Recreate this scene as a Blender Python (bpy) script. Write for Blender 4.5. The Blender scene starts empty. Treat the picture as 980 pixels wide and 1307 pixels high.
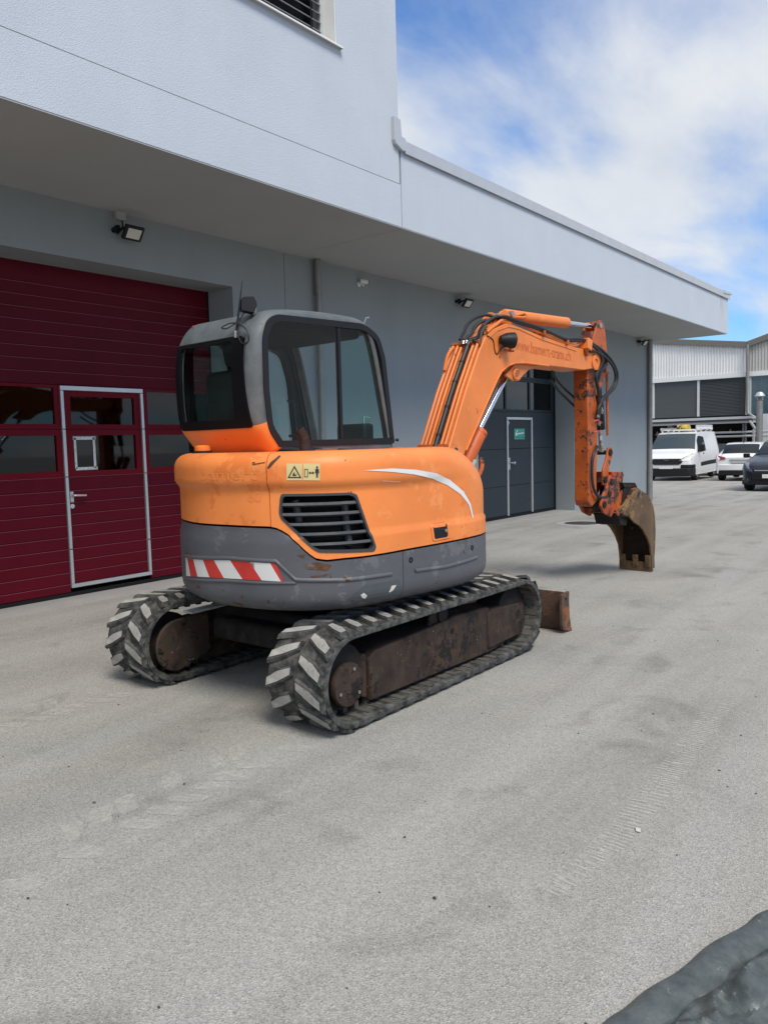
import bpy, bmesh, math, random
from mathutils import Vector, Matrix
from mathutils.geometry import delaunay_2d_cdt
random.seed(7)
R = math.radians
scene = bpy.context.scene
COL = scene.collection

# ------------------------------------------------------------------ camera
F, CX, CY, H = 1005.0, 490.0, 653.5, 1.47          # focal length and centre in photo pixels, eye height in metres
PITCH, ROLL, YAW = R(4.902), R(-1.509), R(38.639)
fw = Vector((math.cos(YAW)*math.cos(PITCH), math.sin(YAW)*math.cos(PITCH), -math.sin(PITCH)))
rt0 = Vector((math.sin(YAW), -math.cos(YAW), 0)); up0 = rt0.cross(fw)
rt = rt0*math.cos(ROLL) + up0*math.sin(ROLL); up = up0*math.cos(ROLL) - rt0*math.sin(ROLL)
CAM = Vector((0, 0, H))
cd = bpy.data.cameras.new('camera'); cam = bpy.data.objects.new('camera', cd); COL.objects.link(cam)
cam.matrix_world = Matrix(((rt.x, up.x, -fw.x, 0), (rt.y, up.y, -fw.y, 0), (rt.z, up.z, -fw.z, H), (0, 0, 0, 1)))
cd.sensor_fit = 'VERTICAL'; cd.sensor_height = 36; cd.lens = 36*F/1307.0
cd.clip_start = .05; cd.clip_end = 3000
scene.camera = cam

# ------------------------------------------------------------------ sky, sun, exposure
SUN_EL, SUN_AZ = R(52), R(-118)                       # direction towards the sun (azimuth from +X)
sd = Vector((math.cos(SUN_EL)*math.cos(SUN_AZ), math.cos(SUN_EL)*math.sin(SUN_AZ), math.sin(SUN_EL)))
sl = bpy.data.lights.new('sun', 'SUN'); sl.energy = 2.5; sl.angle = R(24); sl.color = (1, .935, .83)
so = bpy.data.objects.new('sun', sl); COL.objects.link(so)
so.rotation_euler = sd.to_track_quat('Z', 'Y').to_euler()
w = bpy.data.worlds.new('World'); scene.world = w; w.use_nodes = True
nt = w.node_tree; nt.nodes.clear()
def N(t, **k):
    n = nt.nodes.new(t)
    for a, b in k.items(): setattr(n, a, b)
    return n
def Lk(a, b): nt.links.new(a, b)
sky = N('ShaderNodeTexSky', sky_type='NISHITA'); sky.sun_disc = False
sky.sun_elevation = SUN_EL; sky.sun_rotation = math.pi/2 - SUN_AZ
sky.air_density = 1.0; sky.dust_density = .6; sky.ozone_density = 1.6
tc = N('ShaderNodeTexCoord'); sx = N('ShaderNodeSeparateXYZ'); Lk(tc.outputs['Generated'], sx.inputs[0])
def M2(op, a, b=None, clamp=False):
    n = N('ShaderNodeMath', operation=op); n.use_clamp = clamp
    for i, v in enumerate((a, b)):
        if v is None: continue
        if isinstance(v, (int, float)): n.inputs[i].default_value = v
        else: Lk(v, n.inputs[i])
    return n.outputs[0]
zc = M2('ADD', M2('MAXIMUM', sx.outputs[2], 0.0), .20)
cb = N('ShaderNodeCombineXYZ'); Lk(M2('DIVIDE', sx.outputs[0], zc), cb.inputs[0]); Lk(M2('DIVIDE', sx.outputs[1], zc), cb.inputs[1])
CLOUD_OFF, CLOUD_ROT = (25.67342626361842, 4.013310087355317, 0.0), 3.074373236573946
mp = N('ShaderNodeMapping'); Lk(cb.outputs[0], mp.inputs['Vector']); mp.inputs['Location'].default_value = CLOUD_OFF
mp.inputs['Rotation'].default_value = (0, 0, CLOUD_ROT); mp.inputs['Scale'].default_value = (.55, .95, 1)
def NZ(scale, detail, rough, dist):
    n = N('ShaderNodeTexNoise'); Lk(mp.outputs[0], n.inputs['Vector'])
    for k, v in (('Scale', scale), ('Detail', detail), ('Roughness', rough), ('Distortion', dist)): n.inputs[k].default_value = v
    return n.outputs['Fac']
n1, n2, n3 = NZ(.85, 4, .5, .15), NZ(2.4, 7, .55, .25), NZ(7.0, 6, .6, .4)
den = M2('ADD', M2('ADD', M2('MULTIPLY', n1, .75), M2('MULTIPLY', n2, .20)), M2('MULTIPLY', n3, .05))
cr = N('ShaderNodeValToRGB'); cr.color_ramp.interpolation = 'EASE'; cr.color_ramp.elements[0].position = .405; cr.color_ramp.elements[1].position = .525
cr.color_ramp.elements[0].color = (.03, .03, .03, 1); cr.color_ramp.elements[1].color = (.95, .95, .95, 1)
Lk(den, cr.inputs[0])
cc = N('ShaderNodeValToRGB'); cc.color_ramp.elements[0].position = .36; cc.color_ramp.elements[1].position = .60
cc.color_ramp.elements[0].color = (4.9, 5.3, 5.8, 1); cc.color_ramp.elements[1].color = (6.4, 6.55, 6.75, 1)
Lk(M2('ADD', M2('MULTIPLY', n2, .6), M2('MULTIPLY', n1, .4)), cc.inputs[0])
sky2 = N('ShaderNodeMix', data_type='RGBA'); sky2.blend_type = 'MULTIPLY'; sky2.inputs['Factor'].default_value = 1; Lk(sky.outputs[0], sky2.inputs['A']); sky2.inputs['B'].default_value = (.58, .98, 1.42, 1)
mx = N('ShaderNodeMix', data_type='RGBA'); Lk(cr.outputs[0], mx.inputs['Factor']); Lk(sky2.outputs['Result'], mx.inputs['A']); Lk(cc.outputs[0], mx.inputs['B'])
bg = N('ShaderNodeBackground'); bg.inputs['Strength'].default_value = .1
wo = N('ShaderNodeOutputWorld'); Lk(mx.outputs['Result'], bg.inputs[0]); Lk(bg.outputs[0], wo.inputs[0])
scene.view_settings.view_transform = 'Standard'; scene.view_settings.look = 'None'
scene.view_settings.exposure = 0.40; scene.view_settings.gamma = 1.0; scene.view_settings.use_curve_mapping = False
scene.render.engine = 'CYCLES'
scene.cycles.use_denoising = True
scene.cycles.max_bounces = 8; scene.cycles.transparent_max_bounces = 16; scene.cycles.caustics_reflective = False; scene.cycles.caustics_refractive = False

# ------------------------------------------------------------------ pixel -> place helpers (photo pixels, 980x1307)
def ray(px, py): return rt*((px-CX)/F) - up*((py-CY)/F) + fw
def on(px, py, ax, val):
    d = ray(px, py); return CAM + d*((val-CAM[ax])/d[ax])
SLX, SLK = 14.0, .016                                   # the yard falls gently beyond X = 14
def gz(x): return -SLK*max(0.0, min(x, 70)-SLX)
def ground(px, py):
    d = ray(px, py); t = -H/d.z
    p = CAM + d*t
    if p.x > SLX: p = CAM + d*((-H + SLK*SLX)/(d.z + SLK*d.x))
    return p
EX_O = Vector((3.8, 3.53, 0)); PSI = R(-3.2)            # swing axis of the machine, heading of its house
hx = Vector((math.cos(PSI), math.sin(PSI), 0)); hy = Vector((-math.sin(PSI), math.cos(PSI), 0))
def hloc(p): q = Vector(p)-EX_O; return Vector((q.dot(hx), q.dot(hy), q.z))
def hp(px, py, y):                                      # photo pixel -> house frame, on the plane y
    d = ray(px, py); o = hloc(CAM); dl = Vector((d.dot(hx), d.dot(hy), d.z))
    return o + dl*((y-o.y)/dl.y)
def hxz(px, py, y): p = hp(px, py, y); return (p.x, p.z)

# ------------------------------------------------------------------ mesh helpers
class MB:
    def __init__(s): s.v = []; s.f = []; s.m = []
    def add(s, vs, fs, m=0):
        b = len(s.v); s.v += [tuple(v) for v in vs]; s.f += [tuple(i+b for i in f) for f in fs]; s.m += [m]*len(fs); return s
    def box(s, a, b, m=0):
        (x0, y0, z0), (x1, y1, z1) = a, b
        return s.add([(x0,y0,z0),(x1,y0,z0),(x1,y1,z0),(x0,y1,z0),(x0,y0,z1),(x1,y0,z1),(x1,y1,z1),(x0,y1,z1)],
                     [(0,3,2,1),(4,5,6,7),(0,1,5,4),(1,2,6,5),(2,3,7,6),(3,0,4,7)], m)
    def obox(s, c, ax, ay, az, m=0):                    # oriented box: centre and three half-axes
        c, ax, ay, az = map(Vector, (c, ax, ay, az))
        vs = [c+ax*i+ay*j+az*k for k in (-1,1) for (i,j) in ((-1,-1),(1,-1),(1,1),(-1,1))]
        return s.add(vs, [(0,3,2,1),(4,5,6,7),(0,1,5,4),(1,2,6,5),(2,3,7,6),(3,0,4,7)], m)
    def prism(s, poly, a, b, axis='y', m=0):            # polygon extruded along an axis; poly = (x,z) for y, (x,y) for z, (y,z) for x
        area = sum(p[0]*q[1]-q[0]*p[1] for p, q in zip(poly, poly[1:]+poly[:1]))
        if (area < 0): poly = poly[::-1]
        n = len(poly)
        def mk(p, t): return {'y': (p[0], t, p[1]), 'z': (p[0], p[1], t), 'x': (t, p[0], p[1])}[axis]
        lo, hi = min(a, b), max(a, b)
        vs = [mk(p, lo) for p in poly]+[mk(p, hi) for p in poly]
        if axis == 'y': fs = [tuple(range(n)), tuple(range(2*n-1, n-1, -1))]+[(i, n+i, n+(i+1)%n, (i+1)%n) for i in range(n)]
        else: fs = [tuple(range(n-1, -1, -1)), tuple(range(n, 2*n))]+[(i, (i+1)%n, n+(i+1)%n, n+i) for i in range(n)]
        return s.add(vs, fs, m)
    def tube(s, pts, r, n=8, m=0, caps=True):
        pts = [Vector(p) for p in pts]; rs = r if isinstance(r, (list, tuple)) else [r]*len(pts)
        vs = []; fs = []; prev = None
        for i, p in enumerate(pts):
            t = (pts[min(i+1, len(pts)-1)]-pts[max(i-1, 0)]).normalized()
            if prev is None:
                a = Vector((0,0,1)) if abs(t.z) < .9 else Vector((1,0,0)); u = t.cross(a).normalized()
            else: u = (prev-t*prev.dot(t)).normalized()
            prev = u; v = t.cross(u)
            vs += [p+(u*math.cos(2*math.pi*k/n)+v*math.sin(2*math.pi*k/n))*rs[i] for k in range(n)]
        for i in range(len(pts)-1):
            for k in range(n): fs.append((i*n+k, i*n+(k+1)%n, (i+1)*n+(k+1)%n, (i+1)*n+k))
        if caps: fs += [tuple(range(n-1, -1, -1)), tuple((len(pts)-1)*n+k for k in range(n))]
        return s.add(vs, fs, m)
    def cyl(s, a, b, r, n=20, m=0): return s.tube([a, b], r, n, m)
    def lathe(s, prof, c, axis, n=28, m=0):             # prof = (radius, along) pairs
        c = Vector(c); t = Vector(axis).normalized(); a = Vector((0,0,1)) if abs(t.z) < .9 else Vector((1,0,0))
        u = t.cross(a).normalized(); v = t.cross(u); vs = []; fs = []
        for (r, h) in prof: vs += [c+t*h+(u*math.cos(2*math.pi*k/n)+v*math.sin(2*math.pi*k/n))*r for k in range(n)]
        for i in range(len(prof)-1):
            for k in range(n): fs.append((i*n+k, i*n+(k+1)%n, (i+1)*n+(k+1)%n, (i+1)*n+k))
        if prof[0][0] > 1e-4: fs.append(tuple(range(n-1, -1, -1)))
        if prof[-1][0] > 1e-4: fs.append(tuple((len(prof)-1)*n+k for k in range(n)))
        return s.add(vs, fs, m)
    def mesh(s, name, mats, smooth=35):
        me = bpy.data.meshes.new(name); me.from_pydata(s.v, [], s.f)
        for m in (mats if isinstance(mats, (list, tuple)) else [mats]): me.materials.append(m)
        me.polygons.foreach_set('material_index', s.m); me.update()
        if smooth:
            me.shade_smooth()
            if smooth < 180: me.set_sharp_from_angle(angle=R(smooth))
        return me
    def build(s, name, mats, parent=None, smooth=35, bevel=0, loc=None, rz=0, seg=2, recalc=False):
        me = s.mesh(name, mats, smooth)
        if recalc:
            bm = bmesh.new(); bm.from_mesh(me); bmesh.ops.recalc_face_normals(bm, faces=bm.faces); bm.to_mesh(me); bm.free()
        return link(name, me, parent, bevel, loc, rz, seg)
def link(name, me, parent=None, bevel=0, loc=None, rz=0, seg=2):
    o = bpy.data.objects.new(name, me); COL.objects.link(o)
    if parent: o.parent = parent
    if loc is not None: o.location = loc
    if rz: o.rotation_euler.z = rz
    if bevel:
        b = o.modifiers.new('bevel', 'BEVEL'); b.width = bevel; b.segments = seg; b.limit_method = 'ANGLE'; b.angle_limit = R(40); b.harden_normals = False
    return o
def tag(o, label, cat, group=None):
    o['label'] = label; o['category'] = cat
    if group: o['group'] = group
    return o
def struct(o): o['kind'] = 'structure'; return o
def empty(name, loc=(0,0,0), rz=0):
    o = bpy.data.objects.new(name, None); COL.objects.link(o); o.location = loc; o.rotation_euler.z = rz; o.empty_display_size = .2; return o
def crom(pts, k=8, closed=False):                       # Catmull-Rom through points
    P = [Vector(p) for p in pts]; n = len(P); out = []
    for i in range(n if closed else n-1):
        if closed: a, b, c, d = P[i-1], P[i], P[(i+1) % n], P[(i+2) % n]
        else: a, b, c, d = P[max(i-1,0)], P[i], P[i+1], P[min(i+2,n-1)]
        for j in range(k):
            t = j/k; out.append(.5*((2*b)+(c-a)*t+(2*a-5*b+4*c-d)*t*t+(3*b-a-3*c+d)*t**3))
    if not closed: out.append(P[-1])
    return out
def rpoly(poly, r, n=5):                                # round the corners of a 2-D polygon
    out = []; P = [Vector(p) for p in poly]; rr = r if isinstance(r, (list, tuple)) else [r]*len(P)
    for i, b in enumerate(P):
        a, c = P[i-1], P[(i+1) % len(P)]; q = min(rr[i], (a-b).length*.48, (c-b).length*.48)
        if q < 1e-5: out.append(tuple(b)); continue
        s0, s1 = b+(a-b).normalized()*q, b+(c-b).normalized()*q
        for j in range(n+1):
            t = j/n; out.append(tuple(s0*(1-t)**2+b*2*t*(1-t)+s1*t*t))
    return out
def inpoly(p, poly):
    c = False; n = len(poly); j = n-1
    for i in range(n):
        if (poly[i][1] > p[1]) != (poly[j][1] > p[1]) and p[0] < (poly[j][0]-poly[i][0])*(p[1]-poly[i][1])/(poly[j][1]-poly[i][1])+poly[i][0]: c = not c
        j = i
    return c
def sheet(outer, holes, step, fmap, flip=False, lip=0.0, m=0):
    """flat region (outer minus holes) in parameter space, triangulated and carried onto a surface by fmap(u, v, off); lip turns its rim inwards"""
    pts = []; eds = []
    def loop(poly):
        q = []
        for i, a in enumerate(poly):
            b = poly[(i+1) % len(poly)]; L = math.hypot(b[0]-a[0], b[1]-a[1]); k = max(1, int(round(L/step)))
            for j in range(k): q.append((a[0]+(b[0]-a[0])*j/k, a[1]+(b[1]-a[1])*j/k))
        s0 = len(pts); pts.extend(Vector(p) for p in q)
        eds.extend((s0+i, s0+(i+1) % len(q)) for i in range(len(q))); return q
    O = loop(outer); HS = [loop(h) for h in holes]
    u0, u1 = min(p[0] for p in O), max(p[0] for p in O); v0, v1 = min(p[1] for p in O), max(p[1] for p in O)
    segs = [(pts[a].copy(), pts[b].copy()) for a, b in eds]
    nu, nv = int((u1-u0)/step)+1, int((v1-v0)/step)+1
    for i in range(1, nu):
        for j in range(1, nv):
            p = (u0+i*step, v0+j*step)
            if inpoly(p, O) and not any(inpoly(p, h) for h in HS):
                if all((a-Vector(p)).length > step*.45 for a, b in segs): pts.append(Vector(p))
    r = delaunay_2d_cdt(pts, eds, [], 0, 1e-7)
    vv, ee, ff = r[0], r[1], r[2]
    mb = MB(); tri = []
    for f in ff:
        c = ((vv[f[0]].x+vv[f[1]].x+vv[f[2]].x)/3, (vv[f[0]].y+vv[f[1]].y+vv[f[2]].y)/3)
        if inpoly(c, O) and not any(inpoly(c, h) for h in HS): tri.append(tuple(f) if not flip else tuple(f)[::-1])
    vs = [fmap(p.x, p.y, 0.0) for p in vv]
    if lip:
        cnt = {}
        for f in tri:
            for a, b in ((f[0],f[1]),(f[1],f[2]),(f[2],f[0])): cnt[(a,b)] = 1
        be = [e for e in cnt if (e[1], e[0]) not in cnt]
        idx = {}
        for e in be:
            for a in e:
                if a not in idx: idx[a] = len(vs); vs.append(fmap(vv[a].x, vv[a].y, -lip))
        tri += [(b, a, idx[a], idx[b]) for a, b in be]
    mb.add(vs, tri, m); return mb
def text_mesh(body, size):
    cu = bpy.data.curves.new('t', 'FONT'); cu.body = body; cu.size = size; cu.resolution_u = 3
    o = bpy.data.objects.new('t', cu); COL.objects.link(o)
    dg = bpy.context.evaluated_depsgraph_get(); me = bpy.data.meshes.new_from_object(o.evaluated_get(dg))
    vs = [v.co.copy() for v in me.vertices]; fs = [tuple(p.vertices) for p in me.polygons]
    bpy.data.objects.remove(o); bpy.data.curves.remove(cu); bpy.data.meshes.remove(me)
    return vs, fs

# ------------------------------------------------------------------ materials
MATS = {}
def mat(name, col, rough=.6, metal=0.0, var=.0, vscale=3.0, bump=0.0, bscale=60.0, spots=None, streak=None, coat=0.0, spec=.5, dust=None, obj=True):
    """procedural painted / metal / plaster material. var: broad tone variation; spots = (colour, scale, amount): chips, rust, dirt; dust = (colour, amount) on upward faces' own film"""
    m = bpy.data.materials.new(name); m.use_nodes = True; t = m.node_tree; b = t.nodes['Principled BSDF']; MATS[name] = m
    b.inputs['Roughness'].default_value = rough; b.inputs['Metallic'].default_value = metal
    b.inputs['Specular IOR Level'].default_value = spec
    if coat: b.inputs['Coat Weight'].default_value = coat; b.inputs['Coat Roughness'].default_value = .08
    tcn = t.nodes.new('ShaderNodeTexCoord'); co = tcn.outputs['Object']
    src = None
    def noise(scale, detail=5, rough_=.55, dist=0.0, vec=None):
        n = t.nodes.new('ShaderNodeTexNoise'); n.inputs['Scale'].default_value = scale; n.inputs['Detail'].default_value = detail
        n.inputs['Roughness'].default_value = rough_; n.inputs['Distortion'].default_value = dist; t.links.new(vec or co, n.inputs['Vector']); return n.outputs['Fac']
    def ramp(x, a, bb, c0=(0,0,0,1), c1=(1,1,1,1)):
        r = t.nodes.new('ShaderNodeValToRGB'); r.color_ramp.elements[0].position = a; r.color_ramp.elements[1].position = bb
        r.color_ramp.elements[0].color = c0; r.color_ramp.elements[1].color = c1; t.links.new(x, r.inputs[0]); return r.outputs[0]
    def mix(f, a, bb, mode='MIX'):
        n = t.nodes.new('ShaderNodeMix'); n.data_type = 'RGBA'; n.blend_type = mode
        for k, v in (('Factor', f), ('A', a), ('B', bb)):
            if hasattr(v, 'is_output'): t.links.new(v, n.inputs[k])
            elif k == 'Factor': n.inputs[k].default_value = v
            else: n.inputs[k].default_value = (*v, 1)
        return n.outputs['Result']
    cur = tuple(col)
    if var:
        f = ramp(noise(vscale, 6, .6), .3, .7)
        cur = mix(f, tuple(c*(1-var) for c in col), tuple(min(1, c*(1+var)) for c in col))
    if streak:
        mpn = t.nodes.new('ShaderNodeMapping'); t.links.new(co, mpn.inputs['Vector']); mpn.inputs['Scale'].default_value = streak[3] if len(streak) > 3 else (1, 1, .08)
        f = ramp(noise(streak[1], 4, .6, 0, mpn.outputs[0]), .5, .85)
        mm = t.nodes.new('ShaderNodeMath'); mm.operation = 'MULTIPLY'; t.links.new(f, mm.inputs[0]); mm.inputs[1].default_value = streak[2]
        cur = mix(mm.outputs[0], cur, streak[0])
    if dust:
        f = ramp(noise(dust[2] if len(dust) > 2 else 5, 6, .65), 1-dust[1]-.18, 1-dust[1]+.18)
        cur = mix(f, cur, dust[0])
    rsrc = None
    for sp in (spots or []):
        n1_, n2_ = noise(sp[1], 6, .7, .3), noise(sp[1]*.22, 3, .5)
        mm = t.nodes.new('ShaderNodeMath'); mm.operation = 'ADD'; t.links.new(n1_, mm.inputs[0])
        m3 = t.nodes.new('ShaderNodeMath'); m3.operation = 'MULTIPLY_ADD'; t.links.new(n2_, m3.inputs[0]); m3.inputs[1].default_value = .7; m3.inputs[2].default_value = -.35; t.links.new(m3.outputs[0], mm.inputs[1])
        f = ramp(mm.outputs[0], sp[2], sp[2]+.025)
        cur = mix(f, cur, sp[0])
    if isinstance(cur, tuple): b.inputs['Base Color'].default_value = (*cur, 1)
    else: t.links.new(cur, b.inputs['Base Color'])
    if bump:
        bn = t.nodes.new('ShaderNodeBump'); bn.inputs['Strength'].default_value = bump; bn.inputs['Distance'].default_value = .02
        t.links.new(noise(bscale, 4, .6), bn.inputs['Height']); t.links.new(bn.outputs[0], b.inputs['Normal'])
    return m
def glass(name, tint, rough=.02, refl=1.0):
    m = bpy.data.materials.new(name); m.use_nodes = True; t = m.node_tree; t.nodes.clear(); MATS[name] = m
    o = t.nodes.new('ShaderNodeOutputMaterial'); tr = t.nodes.new('ShaderNodeBsdfTransparent'); tr.inputs[0].default_value = (*tint, 1)
    gl = t.nodes.new('ShaderNodeBsdfGlossy'); gl.inputs['Roughness'].default_value = rough; gl.inputs['Color'].default_value = (.95*refl, .97*refl, 1*refl, 1)
    fr = t.nodes.new('ShaderNodeFresnel'); fr.inputs[0].default_value = 1.5; mx_ = t.nodes.new('ShaderNodeMixShader')
    ge = t.nodes.new('ShaderNodeNewGeometry'); mm = t.nodes.new('ShaderNodeMath'); mm.operation = 'MULTIPLY'; m1_ = t.nodes.new('ShaderNodeMath'); m1_.operation = 'SUBTRACT'; m1_.inputs[0].default_value = 1.0
    t.links.new(ge.outputs['Backfacing'], m1_.inputs[1]); t.links.new(fr.outputs[0], mm.inputs[0]); t.links.new(m1_.outputs[0], mm.inputs[1]); t.links.new(mm.outputs[0], mx_.inputs[0]); t.links.new(tr.outputs[0], mx_.inputs[1]); t.links.new(gl.outputs[0], mx_.inputs[2]); t.links.new(mx_.outputs[0], o.inputs[0]); return m

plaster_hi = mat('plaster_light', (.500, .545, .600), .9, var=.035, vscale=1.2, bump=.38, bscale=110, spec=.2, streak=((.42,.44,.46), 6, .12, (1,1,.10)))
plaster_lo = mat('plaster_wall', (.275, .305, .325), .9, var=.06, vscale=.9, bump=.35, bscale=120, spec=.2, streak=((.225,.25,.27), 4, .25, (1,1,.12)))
soffit_m = mat('soffit_paint', (.405, .412, .412), .9, var=.05, vscale=.8, bump=.1, bscale=90, spec=.2)
metal_lt = mat('sheet_metal_light', (.52, .53, .54), .45, .35, var=.06, vscale=4)
alu = mat('anodised_aluminium', (.58, .59, .60), .38, .7, var=.05, vscale=6)
zinc = mat('zinc_pipe', (.24, .24, .235), .5, .5, var=.14, vscale=5)
red_m = mat('red_door_lacquer', (.092, .0022, .0105), .55, var=.12, vscale=2.5, dust=((.10,.006,.014), .2, 3), spec=.15)
red_f = mat('red_door_frame', (.14, .0018, .0095), .5, var=.06, vscale=2.5, spec=.15)
red_l = mat('red_rib_highlight', (.22, .06, .075), .5, spec=.3)  # paler red: highlight along each rib, painted as a thin strip
black_r = mat('black_rubber', (.008, .008, .009), .75, spec=.25)
black_p = mat('black_plastic', (.009, .0095, .011), .5, spec=.3)
navy_m = mat('anthracite_door', (.021, .031, .040), .5, var=.08, vscale=2, spec=.3)
white_p = mat('white_plastic', (.72, .72, .70), .5, var=.04)
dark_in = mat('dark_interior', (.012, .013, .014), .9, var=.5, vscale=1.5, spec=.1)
pane_d = glass('dark_pane', (.16, .20, .23), .03, 1.0)

# ================================================================== THE GROUND
def ground_material():
    m = bpy.data.materials.new('dusty_asphalt'); m.use_nodes = True; t = m.node_tree; b = t.nodes['Principled BSDF']
    tcn = t.nodes.new('ShaderNodeTexCoord'); co = tcn.outputs['Object']
    def noise(s, d=5, r=.6, dist=0, vec=None):
        n = t.nodes.new('ShaderNodeTexNoise'); n.inputs['Scale'].default_value = s; n.inputs['Detail'].default_value = d; n.inputs['Roughness'].default_value = r
        n.inputs['Distortion'].default_value = dist; t.links.new(vec or co, n.inputs['Vector']); return n.outputs['Fac']
    def ramp(x, stops):
        r = t.nodes.new('ShaderNodeValToRGB'); e = r.color_ramp.elements
        while len(e) < len(stops): e.new(.5)
        for q, (p, c) in zip(e, stops): q.position = p; q.color = (*c, 1) if isinstance(c, tuple) else (c, c, c, 1)
        t.links.new(x, r.inputs[0]); return r.outputs[0]
    def mix(f, a, c, mode='MIX'):
        n = t.nodes.new('ShaderNodeMix'); n.data_type = 'RGBA'; n.blend_type = mode
        for k, v in (('Factor', f), ('A', a), ('B', c)):
            if hasattr(v, 'is_output'): t.links.new(v, n.inputs[k])
            elif k == 'Factor': n.inputs[k].default_value = v
            else: n.inputs[k].default_value = (*v, 1)
        return n.outputs['Result']
    def mapping(scale, rot=0.0):
        q = t.nodes.new('ShaderNodeMapping'); t.links.new(co, q.inputs['Vector']); q.inputs['Scale'].default_value = scale; q.inputs['Rotation'].default_value = (0, 0, rot); return q.outputs[0]
    base = ramp(noise(.55, 6, .62), [(.28, (.235, .229, .210)), (.5, (.305, .297, .274)), (.72, (.36, .350, .322))])
    sweep = ramp(noise(1.0, 5, .6, .6, mapping((.22, 1.6, 1), R(6))), [(.35, 0.0), (.7, 1.0)])
    base = mix(sweep, base, (.375, .364, .336))
    blot = ramp(noise(1.7, 5, .6, .4), [(.56, 0.0), (.74, 1.0)])
    base = mix(blot, base, (.205, .200, .187))
    dusty = ramp(noise(.9, 4, .5, .8), [(.58, 0.0), (.80, .75)])
    base = mix(dusty, base, (.40, .375, .335))
    # dusty tyre marks running along the yard
    tw = t.nodes.new('ShaderNodeTexWave'); tw.wave_type = 'BANDS'; tw.bands_direction = 'Y'; tw.inputs['Scale'].default_value = .33; tw.inputs['Distortion'].default_value = 2.2; tw.inputs['Detail'].default_value = 3; tw.inputs['Detail Scale'].default_value = .6
    t.links.new(mapping((.35, 1, 1), R(-14)), tw.inputs['Vector'])
    tf = ramp(tw.outputs['Fac'], [(.80, 0.0), (.97, .45)]); base = mix(tf, base, (.375, .368, .35))
    # aggregate: fine light and dark grains
    v1 = t.nodes.new('ShaderNodeTexVoronoi'); v1.inputs['Scale'].default_value = 170; t.links.new(co, v1.inputs['Vector'])
    gr = ramp(v1.outputs['Color'], [(.15, .70), (.42, .98), (.62, 1.02), (.9, 1.30)])
    base = mix(.85, base, gr, 'MULTIPLY')
    g2 = ramp(noise(240, 3, .7), [(.3, .78), (.7, 1.2)]); base = mix(.8, base, g2, 'MULTIPLY')
    pit = ramp(noise(58, 4, .75), [(.69, 0.0), (.74, .75)]); base = mix(pit, base, (.12, .12, .118))
    t.links.new(base, b.inputs['Base Color']); b.inputs['Roughness'].default_value = .92; b.inputs['Specular IOR Level'].default_value = .25
    bn = t.nodes.new('ShaderNodeBump'); bn.inputs['Strength'].default_value = .55; bn.inputs['Distance'].default_value = .006
    t.links.new(v1.outputs['Distance'], bn.inputs['Height']); t.links.new(bn.outputs[0], b.inputs['Normal'])
    return m
asphalt = ground_material()
g = MB(); xs = [-400, -30, 5, 14, 20, 30, 45, 70, 900]; ys = [-500, -20, 0, 12, 40, 700]
g.add([(x, y, gz(x)) for x in xs for y in ys], [(i*6+j, (i+1)*6+j, (i+1)*6+j+1, i*6+j+1) for i in range(len(xs)-1) for j in range(5)])
struct(g.build('ground', asphalt, smooth=0))
# grit lying about
gr = MB(); rnd = random.Random(3)
for k in range(260):
    x = rnd.uniform(1.1, 9); y = rnd.uniform(-.3, 6.5) if x > 3 else rnd.uniform(.2, 4.5)
    if -0.9*x+.0 > y or (2.55 < x < 5.2 and 2.5 < y < 4.6): continue
    s = rnd.choice((.003, .003, .004, .004, .005, .006))*rnd.uniform(.7, 1.2); a = rnd.uniform(0, 6.3)
    pts = [(x+s*rnd.uniform(.6, 1.2)*math.cos(a+i*math.pi/2.5), y+s*rnd.uniform(.6, 1.2)*math.sin(a+i*math.pi/2.5)) for i in range(5)]
    gr.prism(pts, .0005, s*rnd.uniform(.5, 1.0), 'z', rnd.choice((0, 0, 1, 2)))
o = gr.build('grit', [mat('grit_dark', (.05,.05,.05), .9), mat('grit_pale', (.42,.41,.39), .9), mat('grit_brown', (.13,.10,.07), .9)], smooth=0); o['kind'] = 'stuff'
tag(o, 'small loose stones and crumbs scattered over the grey yard', 'grit')
p = ground(814, 1061); q = MB(); q.obox((p.x, p.y, .006), (.013, .005, 0), (-.004, .008, .002), (0, 0, .002))
tag(q.build('litter_scrap', mat('dirty_white_plastic', (.5,.49,.46), .6), bevel=.001), 'small white scrap of plastic litter lying on the open yard', 'litter')
# manhole
p = ground(742, 668); mh = empty('manhole', (p.x, p.y, 0))
mb = MB(); mb.lathe([(.30, -.02), (.30, .0045), (.27, .007), (0, .007)], (0,0,0), (0,0,1), 40); mb.build('cover', mat('cast_iron', (.055,.056,.058), .6, .3, var=.3, vscale=8, bump=.5, bscale=50), mh)
mb = MB(); mb.lathe([(.305, -.02), (.44, -.02), (.44, .004), (.305, .006), (.305, -.02)], (0,0,0), (0,0,1), 40); mb.build('concrete_ring', mat('concrete_ring', (.36,.355,.34), .9, var=.1, vscale=6), mh)
tag(mh, 'round dark iron manhole cover in a pale concrete ring', 'manhole')

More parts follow.
